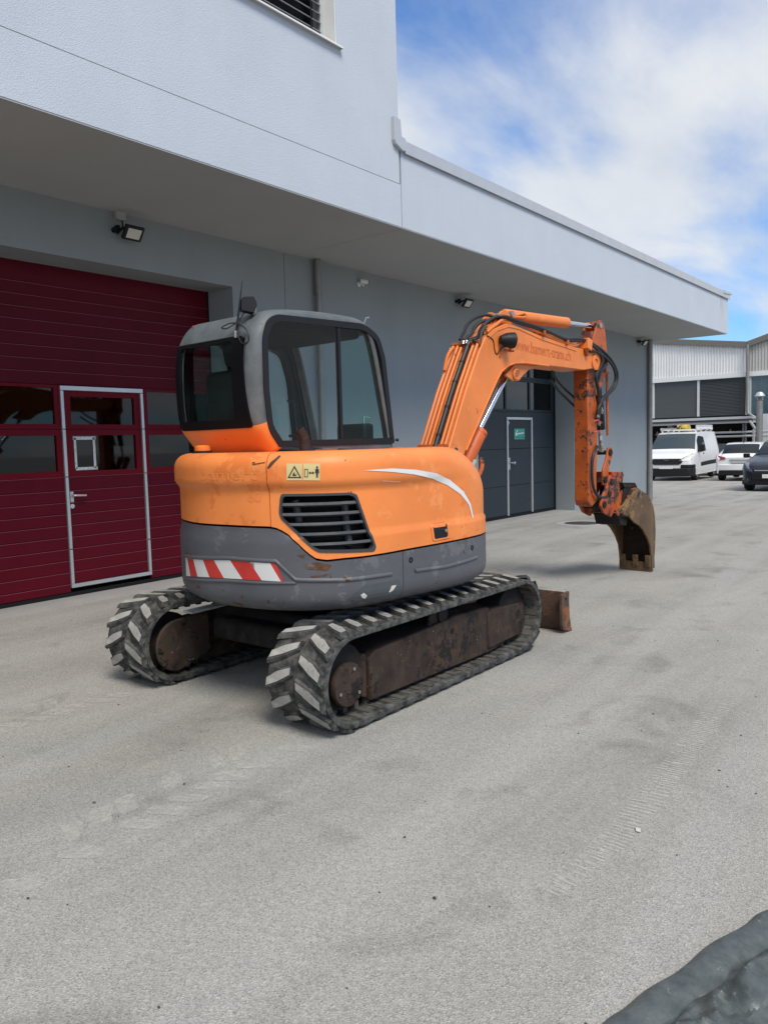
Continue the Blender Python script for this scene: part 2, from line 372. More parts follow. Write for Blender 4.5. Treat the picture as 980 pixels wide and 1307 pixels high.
# ================================================================== THE COMMERCIAL BUILDING
YW, YD, YF, ZS = 7.05, 7.49, 5.348, 3.85        # wall, door leaf, fascia plane, soffit height
XL = -9.0                                        # left end, out of the picture
bd = empty('commercial_building', (7, YW, 0))
def bpart(name, mb, m, parent=bd, smooth=0, bevel=0):
    for i, v in enumerate(mb.v): mb.v[i] = (v[0]-7, v[1]-YW, v[2])
    return mb.build(name, m, parent, smooth, bevel)
RX0, RX1, RZ = .6, 6.15, 3.315                   # red door opening
GX0, GX1, GZ = 11.4, 15.13, 3.32                 # grey door opening
def wall(x0, x1, z0, z1, y1=8.4): m_ = MB(); m_.box((x0, YW, z0), (x1, y1, z1)); return m_
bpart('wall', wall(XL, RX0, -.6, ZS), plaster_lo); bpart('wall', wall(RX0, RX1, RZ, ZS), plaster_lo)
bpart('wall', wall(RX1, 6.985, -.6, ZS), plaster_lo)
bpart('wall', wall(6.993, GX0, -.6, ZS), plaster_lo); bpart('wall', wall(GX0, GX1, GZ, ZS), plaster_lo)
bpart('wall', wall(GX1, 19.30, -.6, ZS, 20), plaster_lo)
o = MB(); o.box((6.985, YW+.02, -.6), (6.993, 8.3, ZS)); bpart('wall_joint', o, black_r)
# upper storey with its jutting front, canopy to the right
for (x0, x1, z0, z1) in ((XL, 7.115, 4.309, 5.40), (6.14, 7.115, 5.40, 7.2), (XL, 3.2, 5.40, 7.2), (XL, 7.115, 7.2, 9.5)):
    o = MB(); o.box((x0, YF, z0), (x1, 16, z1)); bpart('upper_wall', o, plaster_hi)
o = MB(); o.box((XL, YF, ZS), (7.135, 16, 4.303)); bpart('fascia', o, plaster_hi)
o = MB(); o.box((XL, YF+.006, 4.303), (7.10, 15.9, 4.309)); bpart('plaster_joint', o, mat('joint_grey', (.2,.21,.22), .9))  # recessed joint in a darker grey
o = MB(); o.box((XL, YF+.004, ZS-.012), (7.15, YW, ZS-.001)); bpart('soffit', o, soffit_m)
o = MB(); o.box((7.158, YF+.004, ZS-.012), (19.745, YW+1.3, ZS-.001)); bpart('soffit', o, soffit_m)
o = MB(); o.box((19.30, YW+1.3, ZS-.012), (19.745, 20, ZS-.001)); bpart('soffit', o, soffit_m)
o = MB(); o.box((7.147, YF, ZS), (19.78, 20, 4.66)); bpart('canopy_fascia', o, plaster_hi)
o = MB(); o.box((7.115, YF+.03, ZS), (7.147, 15, 4.7)); bpart('expansion_joint', o, black_r)
for a, b in ((7.19, 10.4), (10.406, 14.6), (14.606, 18.7), (18.706, 19.83)):
    o = MB(); o.prism([(YF-.035, 4.640), (YF-.035, 4.775), (YF+.35, 4.80), (YF+.35, 4.66), (YF-.020, 4.66), (YF-.020, 4.640)], a, b, 'x'); bpart('coping', o, metal_lt, bevel=.004)
o = MB(); o.box((19.79, YF+.36, 4.64), (19.83, 19, 4.79)); bpart('coping', o, metal_lt, bevel=.004)
o = MB(); o.prism([(19.3, 4.72), (19.95, 4.76), (19.95, 4.80), (19.3, 4.79)], YF-.05, YF+.02, 'y'); bpart('coping_end_cap', o, metal_lt, bevel=.004)
o = MB(); o.prism([(6.99, 4.735), (7.01, 4.70), (7.13, 4.655), (7.19, 4.66), (7.19, 4.79), (7.12, 4.80), (7.10, 4.97), (6.99, 4.98)], YF-.045, YF+.05, 'y'); bpart('coping_upstand', o, metal_lt, bevel=.004)
# the window of the upper storey (only its lower right corner is in view)
o = MB(); o.box((3.2, YF+.30, 5.40), (6.14, YF+.32, 7.2)); win = bpart('window', o, mat('window_dark', (.010,.011,.014), .25, spec=.5))
o = MB(); o.box((6.125, YF+.005, 5.42), (6.138, YF+.295, 7.19)); bpart('reveal_lining', o, white_p)
o = MB(); o.box((6.085, YF+.16, 5.42), (6.123, YF+.21, 7.19)); bpart('blind_guide_rail', o, MATS['sheet_metal_light'])
sl_m = mat('blind_slat', (.42,.43,.45), .45, .4)
for k in range(17):
    z = 5.47+.085*k; o = MB(); o.prism([(YF+.145, z), (YF+.150, z-.004), (YF+.212, z+.034), (YF+.207, z+.038)], 3.2, 6.085, 'x'); bpart('blind_slat', o, sl_m)
o = MB(); o.box((5.93, YF+.140, 5.43), (5.942, YF+.144, 7.19)); bpart('blind_cord', o, black_p)
o = MB(); o.prism([(YF-.05, 5.370), (YF-.05, 5.385), (YF+.28, 5.43), (YF+.28, 5.401), (YF-.04, 5.395), (YF-.04, 5.37)], 3.1, 6.19, 'x'); bpart('window_sill', o, white_p, bevel=.003)
for x_, w_, z_ in ((19.22, .05, 4.32), (19.34, .03, 4.18)):
    o = MB(); o.prism([(x_-w_, 4.639), (x_+w_, 4.639), (x_+w_*.5, z_+.15), (x_, z_), (x_-w_*.4, z_+.12)], YF-.0025, YF-.0012, 'y'); bpart('drip_stain', o, mat('drip_stain_%d' % int(x_*100), (.40,.43,.46), .9, var=.1, vscale=9))
tag(bd, 'pale grey rendered commercial building with projecting upper storey and long flat canopy', 'building')

# ---- sectional doors
def leaf_box(mb, x0, x1, z0, z1, y0, y1): mb.box((x0, y0, z0), (x1, y1, z1))
DX0, DX1, DZ0, DZ1 = 4.217, 5.178, .090, 2.132    # wicket door, outside of its frame
rd = empty('red_sectional_door', (RX0+2.5, YD, 0))
def rpart(name, mb, m, parent=rd, bevel=0, smooth=0):
    for i, v in enumerate(mb.v): mb.v[i] = (v[0]-RX0-2.5, v[1]-YD, v[2])
    return mb.build(name, m, parent, smooth, bevel)
# lower and upper fields: single ribs
low = [.045, .131, .251, .372, .492, .612, .733, .848, .966, 1.087, 1.226]
upz = [2.150, 2.278, 2.402, 2.522, 2.646, 2.768, 2.887, 3.003, 3.12, 3.32]
def rib(x0, x1, z0, z1, y=0.0):
    m_ = MB(); m_.prism([(YD+y, z0+.006), (YD+y, z1-.003), (YD+y+.004, z1-.0005), (YD+y+.05, z1-.0005), (YD+y+.05, z0+.0005), (YD+y+.007, z0+.0005), (YD+y+.005, z0+.006)], x0, x1, 'x')
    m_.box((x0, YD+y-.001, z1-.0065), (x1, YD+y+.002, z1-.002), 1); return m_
for z0, z1 in zip(low[:-1], low[1:]):
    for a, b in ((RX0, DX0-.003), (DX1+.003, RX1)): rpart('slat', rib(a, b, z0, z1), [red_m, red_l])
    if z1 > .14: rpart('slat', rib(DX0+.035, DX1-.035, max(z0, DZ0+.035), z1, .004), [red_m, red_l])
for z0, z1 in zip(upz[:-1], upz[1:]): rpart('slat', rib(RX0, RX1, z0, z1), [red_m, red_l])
o = MB(); o.box((RX0, YD-.004, .005), (RX1, YD+.05, .043)); rpart('bottom_seal', o, black_r)
o = MB(); o.box((RX1-.018, YD-.012, 0), (RX1-.001, YD-.001, RZ)); rpart('side_seal', o, black_r)
# glazed sections: rails and panes
bars_x = [RX0]; 
def frame_panel(x0, x1, z0, z1, wx0, wx1, wz0, wz1, y=0.0):
    m_ = MB()
    for a, b, c, d in ((x0, x1, z0, wz0), (x0, x1, wz1, z1), (x0, wx0, wz0, wz1), (wx1, x1, wz0, wz1)):
        if b-a > .002 and d-c > .002: m_.box((a, YD+y, c), (b, YD+y+.045, d))
    rpart('frame', m_, red_f)
    m_ = MB(); m_.box((wx0, YD+y+.022, wz0), (wx1, YD+y+.028, wz1)); rpart('window_pane', m_, pane_d)
for (z0, z1, wz0, wz1) in ((1.228, 1.705, 1.285, 1.644), (1.709, 2.148, 1.760, 2.119)):
    for (x0, x1, wx0, wx1) in ((RX0, 1.82, .74, 1.70), (1.82, 3.03, 1.94, 2.91), (3.03, DX0-.003, 3.15, 4.157), (DX1+.003, RX1, 5.24, RX1-.06)):
        frame_panel(x0, x1, z0, z1, wx0, wx1, wz0, wz1)
wz = ((1.228, 1.705, 1.278, 1.644), (1.709, DZ1-.036, 1.757, 2.04))
for (z0, z1, wz0, wz1) in wz: frame_panel(DX0+.035, DX1-.035, z0, z1, 4.332, 5.073, wz0, wz1, .004)
for a, b in (((DX0, YD-.022, DZ0+.04), (DX0+.033, YD+.02, DZ1-.036)), ((DX1-.033, YD-.022, DZ0+.04), (DX1, YD+.02, DZ1-.036)), ((DX0, YD-.022, DZ1-.034), (DX1, YD+.02, DZ1+.012)), ((DX0, YD-.022, DZ0), (DX1, YD+.02, DZ0+.038))):
    o = MB(); o.box(a, b); rpart('wicket_frame', o, alu, bevel=.004)
for z in (1.226, 1.707, .49):
    for x in (DX0, DX1-.033): o = MB(); o.box((x-.001, YD-.0245, z-.004), (x+.034, YD-.0205, z+.004)); rpart('hinge_gap', o, black_r)
h = MB(); h.box((4.262, YD-.012, .965), (4.302, YD+.006, 1.075)); hd = rpart('door_handle', h, alu, bevel=.006)
h = MB(); h.tube([(4.282, YD-.01, 1.035), (4.282, YD-.055, 1.035), (4.295, YD-.06, 1.035), (4.41, YD-.06, 1.030)], .011, 8); rpart('lever', h, alu, hd, smooth=60)
h = MB(); h.lathe([(.024, 0), (.024, .012), (0, .013)], (4.282, YD+.004, .925), (0,-1,0), 16); rpart('lock_cylinder', h, alu, smooth=40)
# a taped paper frame on the wicket window
tape = mat('peeling_white_tape', (.62,.60,.54), .8, var=.2, vscale=30, spots=[((.10,.09,.085), 22, .63)])
for a, b in (((4.352, 1.305), (4.378, 1.62)), ((4.565, 1.305), (4.592, 1.62)), ((4.345, 1.600), (4.600, 1.634)), ((4.36, 1.288), (4.605, 1.318))):
    o = MB(); o.box((a[0], YD+.0185, a[1]), (b[0], YD+.0205+random.uniform(0,.0008), b[1])); rpart('tape_strip', o, tape)
tag(rd, 'dark red ribbed sectional garage door with an aluminium framed wicket door', 'garage door')
# dim hall behind the red door
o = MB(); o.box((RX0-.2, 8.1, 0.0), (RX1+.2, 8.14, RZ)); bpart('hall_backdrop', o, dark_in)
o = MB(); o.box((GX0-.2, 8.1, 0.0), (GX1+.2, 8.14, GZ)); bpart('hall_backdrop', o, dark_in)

gd = empty('grey_sectional_door', (13.2, YD, 0))
def gpart(name, mb, m, parent=gd, bevel=0, smooth=0):
    for i, v in enumerate(mb.v): mb.v[i] = (v[0]-13.2, v[1]-YD, v[2])
    return mb.build(name, m, parent, smooth, bevel)
A0, A1, AZ0, AZ1 = 13.115, 14.122, .055, 1.925
for z0, z1 in ((.07, .62), (.625, 1.32), (1.325, 2.03)):
    for a, b in ((GX0, A0-.002), (A1+.002, GX1)):
        o = MB(); o.box((a, YD, z0), (b, YD+.05, z1)); gpart('panel', o, navy_m, bevel=.004)
    o = MB(); o.box((A0+.05, YD+.005, z0+.002), (A1-.05, YD+.05, min(z1, AZ1-.05))); gpart('panel', o, navy_m, bevel=.004)
o = MB(); o.box((A0-.002, YD, AZ1+.002), (A1+.002, YD+.05, 2.03)); gpart('panel', o, navy_m, bevel=.003)
o = MB(); o.box((GX0, YD-.004, .012), (GX1, YD+.05, .066)); gpart('bottom_seal', o, black_r)
o = MB(); o.box((GX1-.05, YD-.02, 0.012), (GX1-.001, YD-.005, GZ)); gpart('side_seal', o, black_r)
for a, b in (((A0, YD-.025, AZ0), (A0+.045, YD+.02, AZ1-.05)), ((A1-.045, YD-.025, AZ0), (A1, YD+.02, AZ1-.05)), ((A0, YD-.025, AZ1-.048), (A1, YD+.02, AZ1))):
    o = MB(); o.box(a, b); gpart('wicket_frame', o, alu, bevel=.004)
cols = [GX0, 12.18, 13.12, 14.06, 15.0, GX1]
for (z0, z1) in ((2.035, 2.66), (2.665, 3.30)):
    for x0, x1 in zip(cols[:-1], cols[1:]):
        if x1-x0 < .3: 
            o = MB(); o.box((x0, YD, z0), (x1, YD+.045, z1)); gpart('frame', o, navy_m); continue
        m_ = MB()
        for a, b, c, d in ((x0, x1, z0, z0+.04), (x0, x1, z1-.05, z1), (x0, x0+.03, z0+.04, z1-.05), (x1-.03, x1, z0+.04, z1-.05)): m_.box((a, YD, c), (b, YD+.045, d))
        gpart('frame', m_, navy_m)
        m_ = MB(); m_.box((x0+.03, YD+.02, z0+.04), (x1-.03, YD+.026, z1-.05)); gpart('window_pane', m_, pane_d)
h = MB(); h.box((13.19, YD-.012, .93), (13.235, YD+.006, 1.16)); hd = gpart('door_handle', h, alu, bevel=.004)
h = MB(); h.tube([(13.21, YD-.01, 1.06), (13.21, YD-.055, 1.06), (13.23, YD-.06, 1.06), (13.345, YD-.06, 1.055)], .012, 8); h.lathe([(.028,0),(.032,.01),(0,.03)], (13.335, YD-.05, 1.055), (0,-1,0), 12); gpart('lever', h, alu, hd, smooth=60)
sg = MB(); sg.box((13.42, YD-.004, 1.500), (13.83, YD+.001, 1.705)); green_s = mat('green_sign', (.035,.36,.25), .4)
so_ = gpart('notice', sg, green_s); so_['label'] = 'green notice with a white arrow'
sw_ = mat('sign_white', (.75,.85,.80), .5); sdk = mat('sign_dark', (.01,.16,.11), .5)
m_ = MB(); y = YD-.0055
m_.prism([(13.455, 1.60), (13.53, 1.685), (13.555, 1.675), (13.50, 1.615), (13.80, 1.635), (13.80, 1.615), (13.52, 1.595), (13.555, 1.585), (13.48, 1.570)], y, y+.001, 'y'); gpart('sign_arrow', m_, sw_, so_)
m_ = MB()
for x in (13.49, 13.545, 13.60, 13.69, 13.735, 13.78): m_.box((x, y, 1.525), (x+.038, y+.001, 1.545))
gpart('sign_line', m_, sdk, so_)
m_ = MB(); m_.lathe([(.035, 0), (.035, .006), (0, .0065)], (13.205, YD+.003, 1.815), (0,-1,0), 16); gpart('round_sticker', m_, mat('blue_sticker', (.30,.48,.72), .4))
tag(gd, 'anthracite sectional door with glazed upper rows and a narrow wicket door', 'garage door')
# things seen dimly through the grey door's panes
def lump(name, pts, r, m, label, cat):
    m_ = MB(); m_.tube(pts, r, 12); o_ = m_.build(name, m, smooth=80); tag(o_, label, cat); return o_
# concrete sill in front of the grey door
o = MB(); o.box((GX0, YW-.02, -.3), (GX1, YD+.3, .010)); o2 = o.build('door_sill', mat('sill_concrete', (.33,.325,.31), .9, var=.1, vscale=3)); struct(o2)
o = MB(); o.box((RX0, YW-.02, -.3), (RX1, YD+.3, .004)); o2 = o.build('door_sill', MATS['sill_concrete']); struct(o2)

# ---- fixtures on the wall
def flood(x, z, box_=True, tilt=0, label=''):
    r = empty('floodlight', (x, YW, z))
    if box_:
        m_ = MB(); m_.box((-.06, -.06, .06), (.045, -.001, .165)); m_.build('junction_box', mat('box_%d' % x, (.36,.36,.35), .6), r, bevel=.008, smooth=0)
        m_ = MB(); m_.tube([(.01, -.03, .07), (.015, -.035, .03), (.005, -.04, -.03)], .007, 6); m_.build('cable', black_r, r)
    c, s = math.cos(R(52)), math.sin(R(52))
    m_ = MB(); m_.obox((.05, -.15, -.075), (.105, 0, 0), (0, .075*c, -.075*s), (0, -.018*s, -.018*c)); hs = m_.build('housing', black_p, r, bevel=.008, smooth=0)
    m_ = MB(); m_.obox((.05, -.15-.0195*s, -.075-.0195*c), (.075, 0, 0), (0, .050*c, -.050*s), (0, -.001*s, -.001*c)); m_.build('lamp_lens', mat('lens_%d' % x, (.60,.57,.52), .3), r, smooth=0)
    m_ = MB(); m_.obox((-.075, -.05, -.04), (.02, 0, 0), (0, .05, -.01), (0, .006, .02)); m_.obox((-.06, -.10, -.06), (.006, 0, 0), (0, .06, -.02), (0, .004, .012)); m_.build('bracket', black_p, r, bevel=.003, smooth=0)
    tag(r, label, 'floodlight'); return r
flood(4.715, 3.70, True, label='black floodlight hanging below a pale junction box over the red garage door')
flood(10.86, 3.76, False, label='black floodlight with pale lens on the wall behind the bent orange boom')
flood(18.62, 3.78, False, label='black floodlight tucked under the canopy beside the corner downpipe')
r = empty('security_camera', (8.42, YW, 3.67)); r.scale = (.75, .75, .75)
m_ = MB(); m_.lathe([(.045, 0), (.045, .02), (.02, .03), (.02, .07)], (-.03, 0, -.02), (0,-1,0), 16); m_.build('mount', white_p, r)
m_ = MB(); m_.lathe([(.0, -.09), (.035, -.085), (.038, -.05), (.038, .05), (.034, .06)], (.03, -.10, .02), (.75,-.6,-.2), 16); m_.build('camera_body', white_p, r)
m_ = MB(); m_.lathe([(.034, .0), (.036, .012), (0, .014)], Vector((.03, -.10, .02))+Vector((.75,-.6,-.2)).normalized()*.058, (.75,-.6,-.2), 16); m_.build('lens_hood', black_p, r)
m_ = MB(); m_.lathe([(.022,0),(.026,.02),(0,.04)], (.05, -.03, -.03), (0,-1,0), 12); m_.build('sensor', white_p, r)
tag(r, 'small white security camera on the wall above the cab', 'camera')
r = empty('downpipe', (7.52, YW, 0))
m_ = MB(); m_.tube([(0, -.065, ZS-.013), (0, -.065, 3.42)], .045, 16); m_.tube([(0, -.065, 3.40), (0, -.065, 0)], .038, 16); m_.lathe([(.05, 0), (.05, .03)], (0, -.065, 3.40), (0,0,1), 16); m_.build('pipe', zinc, r)
for z in (2.4, 1.2): m_ = MB(); m_.lathe([(.043, 0), (.043, .03)], (0, -.065, z), (0,0,1), 16); m_.box((-.008, -.04, z), (.008, 0, z+.03)); m_.build('clamp', zinc, r)
tag(r, 'zinc downpipe on the wall between the two garage doors', 'downpipe')
r = empty('downpipe', (19.24, YW, 0))
m_ = MB(); m_.tube([(0, -.07, ZS-.013), (0, -.07, .62)], .055, 16); m_.tube([(0, -.07, .62), (0, -.07, -.10)], .066, 16); m_.lathe([(.07, 0), (.07, .05)], (0, -.07, .62), (0,0,1), 16); m_.build('pipe', zinc, r)
for z in (3.2, 2.0): m_ = MB(); m_.lathe([(.062, 0), (.062, .03)], (0, -.07, z), (0,0,1), 16); m_.box((-.008, -.04, z), (.008, 0, z+.03)); m_.build('clamp', zinc, r)
tag(r, 'tall grey downpipe at the far corner of the building', 'downpipe')

# ================================================================== THE EXCAVATOR
orange = mat('faded_orange_paint', (.80, .235, .055), .48, var=.10, vscale=2.2, spec=.45, bump=.03, bscale=25,
             spots=[((.82,.275,.082), 7, .63), ((.72,.185,.036), 4, .60), ((.16,.045,.018), 34, .735)], streak=((.70,.165,.03), 5, .35, (1,1,.15)))
orange_b = mat('boom_orange_paint', (.72, .205, .045), .45, var=.10, vscale=3, spec=.45, spots=[((.75,.235,.062), 9, .63), ((.13,.04,.018), 34, .735)], streak=((.58,.125,.02), 6, .4, (1,1,.2)))
orange_d = mat('worn_orange_paint', (.42, .085, .012), .5, var=.28, vscale=6, spots=[((.16,.045,.014), 12, .60), ((.040,.024,.017), 13, .62), ((.040,.024,.017), 38, .67)], streak=((.17,.045,.014), 11, .75, (1,1,.22)))
orange_v = mat('very_worn_orange', (.36, .058, .010), .55, var=.3, vscale=7, spots=[((.030,.021,.017), 15, .545), ((.16,.10,.065), 40, .66)])
cgrey = mat('counterweight_grey', (.086, .088, .100), .5, var=.12, vscale=2.5, spec=.45, spots=[((.125,.127,.135), 8, .62), ((.085,.030,.012), 16, .705), ((.42,.42,.41), 34, .80)], streak=((.15,.15,.155), 7, .4, (.3,.3,1)))
cabgrey = mat('cab_grey', (.092, .106, .112), .5, var=.25, vscale=5, spec=.3, dust=((.15,.165,.17), .40, 6), spots=[((.05,.045,.04), 22, .72)], streak=((.07,.075,.078), 8, .6, (1,1,.15)))
rubber = mat('track_rubber', (.026, .027, .027), .8, var=.25, vscale=12, spec=.25, dust=((.15,.146,.135), .43, 16), bump=.3, bscale=70)
rub_d = mat('lug_dust', (.31, .303, .28), .9, var=.25, vscale=18, spots=[((.06,.06,.058), 16, .71)], bump=.25, bscale=60)
rust = mat('rusty_steel', (.040, .027, .021), .8, .1, var=.45, vscale=7, spec=.3, spots=[((.062,.037,.025), 16, .57), ((.016,.013,.012), 20, .575), ((.24,.21,.18), 40, .725)], streak=((.085,.066,.052), 9, .6, (1,1,.3)), bump=.2, bscale=40)
rust_b = mat('rusty_blade', (.085, .050, .034), .75, .1, var=.35, vscale=8, spots=[((.22,.085,.028), 9, .60), ((.04,.03,.025), 22, .68)], bump=.2, bscale=30)
rust_y = mat('bucket_steel', (.115, .070, .038), .7, .25, var=.35, vscale=4, spots=[((.24,.135,.05), 9, .60), ((.035,.03,.025), 14, .62)], bump=.15, bscale=30, streak=((.28,.20,.11), 7, .5, (1,1,.2)))
grime = mat('grimy_steel', (.016, .014, .013), .8, .1, var=.5, vscale=8, spec=.3, dust=((.06,.048,.038), .3, 10))
inner_d = mat('track_inner_dust', (.085, .078, .062), .85, var=.35, vscale=9)
hose_m = mat('hose_rubber', (.013, .013, .014), .5)
chrome = mat('cylinder_rod_chrome', (.72, .74, .77), .12, 1.0)
steel = mat('bare_steel', (.42, .42, .41), .35, .9, var=.1, vscale=20)
seal_m = mat('window_seal', (.010, .011, .014), .6, var=.15, vscale=5, spec=.3)
seal_k = mat('rear_surround_black', (.004, .004, .005), .4, spec=.25)
cabglass = glass('cab_glass', (.88, .945, .93), .01, .5)
reglass = glass('cab_rear_glass', (.76, .89, .86), .01, .8)

ex = empty('excavator', EX_O)
tag(ex, 'small orange crawler excavator with grey cab and rubber tracks parked before the building', 'excavator')
def hb(name, mb, m, parent=None, **k):                 # part in the house frame
    if parent is None: return mb.build(name, m, ex, rz=PSI, **k)
    return mb.build(name, m, parent, **k)

# ---- body outline (plan), clockwise from the front right corner
KP = [(.80,-.20),(.79,-.45),(.735,-.66),(.62,-.82),(.46,-.915),(.26,-.955),(0,-.965),(-.3,-.962),(-.52,-.94),(-.73,-.87),(-.90,-.71),(-1.015,-.475),(-1.06,-.14),(-1.01,.13),(-.87,.40),(-.62,.62),(-.3,.72),(.3,.75),(.80,.74)]
OUT = crom([(*p, 0) for p in KP], 10); SL = [0.0]
for a, b in zip(OUT[:-1], OUT[1:]): SL.append(SL[-1]+(b-a).length)
def at_s(s):
    s = max(0, min(SL[-1]-1e-6, s)); lo, hi = 0, len(SL)-1
    while hi-lo > 1:
        mid = (lo+hi)//2
        if SL[mid] <= s: lo = mid
        else: hi = mid
    t = (s-SL[lo])/(SL[hi]-SL[lo]); p = OUT[lo].lerp(OUT[hi], t)
    def tan(i): return (OUT[min(i+1, len(OUT)-1)]-OUT[max(i-1, 0)]).normalized()
    d = tan(lo).lerp(tan(hi), t).normalized(); return p, Vector((-d.y, d.x, 0))*-1 if False else Vector((d.y, -d.x, 0))*-1
# outward normal check: path runs clockwise seen from above -> outward is to its left
_p, _n = at_s(SL[-1]*.5)
SGN = 1 if (_n.x*_p.x+_n.y*_p.y) > 0 else -1
ZT = 1.445
def rtop(x): return .085+.21*max(0, min(1, (x-.02)/.5))**1.3
def B(s, v, off=0.0):                                   # body surface: s along the outline, v up the flank and over the shoulder
    p, n = at_s(s); n = n*SGN; r = rtop(p.x) if p.y < 0 else .085
    cre = max(0, min(1, (.25-p.x)/.5)) if p.y < 0 else 1.0
    def ins(z):
        i = 0.0
        if z < .70: q = .10; tt = max(0, .70-z); i += q-math.sqrt(max(0, q*q-min(tt, q*.985)**2))
        if z < 1.285: i += .028*cre*min(1, (1.285-z)/.040)
        if z < 1.0: i -= .012
        return i
    zl = ZT-r
    if v <= zl: P = p-n*ins(v); P = Vector((P.x, P.y, v)); nn = n
    else:
        a = (v-zl)/r
        if a < math.pi/2: P = p-n*(ins(zl)+r*(1-math.cos(a))); P = Vector((P.x, P.y, zl+r*math.sin(a))); nn = n*math.cos(a)+Vector((0,0,1))*math.sin(a)
        else: P = p-n*(ins(zl)+r+(v-zl-r*math.pi/2)); P = Vector((P.x, P.y, ZT+.002)); nn = Vector((0,0,1))
    return P+nn*off
def vend(s, extra=.10): p, n = at_s(s); r = rtop(p.x) if p.y < 0 else .085; return ZT-r+r*math.pi/2+extra
def hit(px, py):                                        # photo pixel -> (s, z) on the flank
    d = ray(px, py); o = hloc(CAM); dl = Vector((d.dot(hx), d.dot(hy), d.z)); best = None
    for i in range(len(OUT)-1):
        a, b = OUT[i], OUT[i+1]; e = b-a; det = dl.x*(-e.y)+dl.y*e.x
        if abs(det) < 1e-9: continue
        rx, ry = a.x-o.x, a.y-o.y
        t = (rx*(-e.y)+ry*e.x)/det; u = (dl.x*ry-dl.y*rx)/det
        if 0 <= u <= 1 and t > 0 and (best is None or t < best[0]): best = (t, SL[i]+u*(SL[i+1]-SL[i]), o.z+t*dl.z)
    return (best[1], best[2])
FLIP = SGN < 0
S_front = 0.02; S_left = SL[-1]-.02
s_seam = hit(341.5, 640)[0]; s_skirt = hit(517, 720)[0]
# boundary between grey and orange, by s
gb = [hit(613, 682), hit(600, 685.5), hit(570, 692.5), hit(517, 703), hit(470, 711), hit(440, 714), hit(418, 716.5), hit(404, 715), hit(393, 708), hit(378, 694), hit(366, 684), hit(353, 676.5), hit(341, 674), hit(290, 672), hit(240, 668)]
gb = [(S_front, gb[0][1]+.01)]+[(s, z) for s, z in gb]+[(S_left, 1.06)]
def gz_at(s):
    for (a, za), (b, zb) in zip(gb[:-1], gb[1:]):
        if a <= s <= b: return za+(zb-za)*(s-a)/max(1e-6, b-a)
    return gb[-1][1] if s > gb[0][0] else gb[0][1]
def brange(a, b, step=.03):
    n = max(2, int(abs(b-a)/step)); return [a+(b-a)*i/n for i in range(n+1)]
def band(s0, s1, low, high, step=.03):
    ss = brange(s0, s1, step); return [(s, low(s)) for s in ss]+[(s, high(s)) for s in reversed(ss)]
G = .005
# grey: counterweight round the back, skirt to the front right
cw = hb('counterweight', sheet(band(s_skirt+G/2, S_left, lambda s: .603, lambda s: gz_at(s)-.006), [], .035, B, FLIP, .04), cgrey)
sk = hb('side_skirt', sheet(band(S_front, s_skirt-G/2, lambda s: .603, lambda s: gz_at(s)-.006), [], .035, B, FLIP, .04), cgrey)
bt = MB(); ring = [B(s, .604, -.004) for s in brange(S_front, S_left, .06)]; bt.add([(p.x, p.y, .605) for p in ring], [tuple(range(len(ring)))]); hb('belly_plate', bt, grime, smooth=0)
# raised rib line along the counterweight
def ribline(pts, w_, h_, m, parent, name='rib'):
    mb = MB(); L = []
    for a, b in zip(pts[:-1], pts[1:]):
        k = max(2, int(math.hypot(b[0]-a[0], b[1]-a[1])/.03))
        L += [(a[0]+(b[0]-a[0])*i/k, a[1]+(b[1]-a[1])*i/k) for i in range(k)]
    L.append(pts[-1])
    n = len(L); vs = []
    for s, z in L: vs += [B(s, z+w_, .001), B(s, z+w_*.35, h_), B(s, z-w_*.35, h_), B(s, z-w_, .001)]
    fs = [(i*4+j, i*4+j+1, i*4+j+5, i*4+j+4) for i in range(n-1) for j in range(3)]
    mb.add(vs, fs if FLIP else [f[::-1] for f in fs]); return hb(name, mb, m, parent, smooth=50)
stp = [hit(352, 717), hit(378, 742)]
ribline([hit(233, 710), hit(290, 713), hit(351, 717), hit(377, 741), hit(440, 741), hit(502, 733)], .012, .009, cgrey, cw)
ribline([hit(233, 738), hit(290, 742), hit(377, 745)], .009, .007, cgrey, cw)
ribline([hit(532, 729), hit(570, 723), hit(606, 711)], .012, .009, cgrey, sk)
# red and white warning stripes
wred = mat('reflective_red', (.50, .030, .022), .45, var=.1, vscale=8, spots=[((.12,.11,.11), 24, .75)]); wwht = mat('reflective_white', (.62, .62, .60), .45, var=.05, spots=[((.12,.12,.125), 20, .73)])
top = lambda x: 711.5+(x-236)*.052; bot = lambda x: 735.5+(x-236)*.060
xs = [(234, 235.5), (236.5, 248), (243, 264.5), (256, 283), (270, 306.5), (292, 331), (317, 352.5)]
edges_t = [235, 243.5, 255.5, 269.5, 290.5, 315.5, 342, 350]; edges_b = [238.5, 249.5, 265, 283.5, 307.5, 332.5, 357.5, 361]
edges_t[0] = 234; edges_b[0] = 234
cols_ = [1, 0, 1, 0, 1, 0, 1]
cols_ = [wwht, wred, wwht, wred, wwht, wred, wwht]
edges_t = [234, 236, 243.5, 255.5, 269.5, 290.5, 315.5, 342]; edges_b = [235, 240.5, 249.5, 265, 283.5, 307.5, 332.5, 357.5]
for i in range(7):
    a, b, c, d = hit(edges_t[i], top(edges_t[i])), hit(edges_t[i+1], top(edges_t[i+1])), hit(edges_b[i+1], bot(edges_b[i+1])), hit(edges_b[i], bot(edges_b[i]))
    hb('warning_stripe', sheet([d, c, b, a], [], .03, lambda s, v, off: B(s, v, .0025), not FLIP if a[0] < b[0] else FLIP), cols_[i], cw)
a, b, c = hit(342, top(342)), hit(352, top(352)+4), hit(361, bot(359)); d = hit(357.5, bot(357.5))
hb('warning_stripe', sheet([d, c, b, a], [], .03, lambda s, v, off: B(s, v, .0025), FLIP), wred, cw)
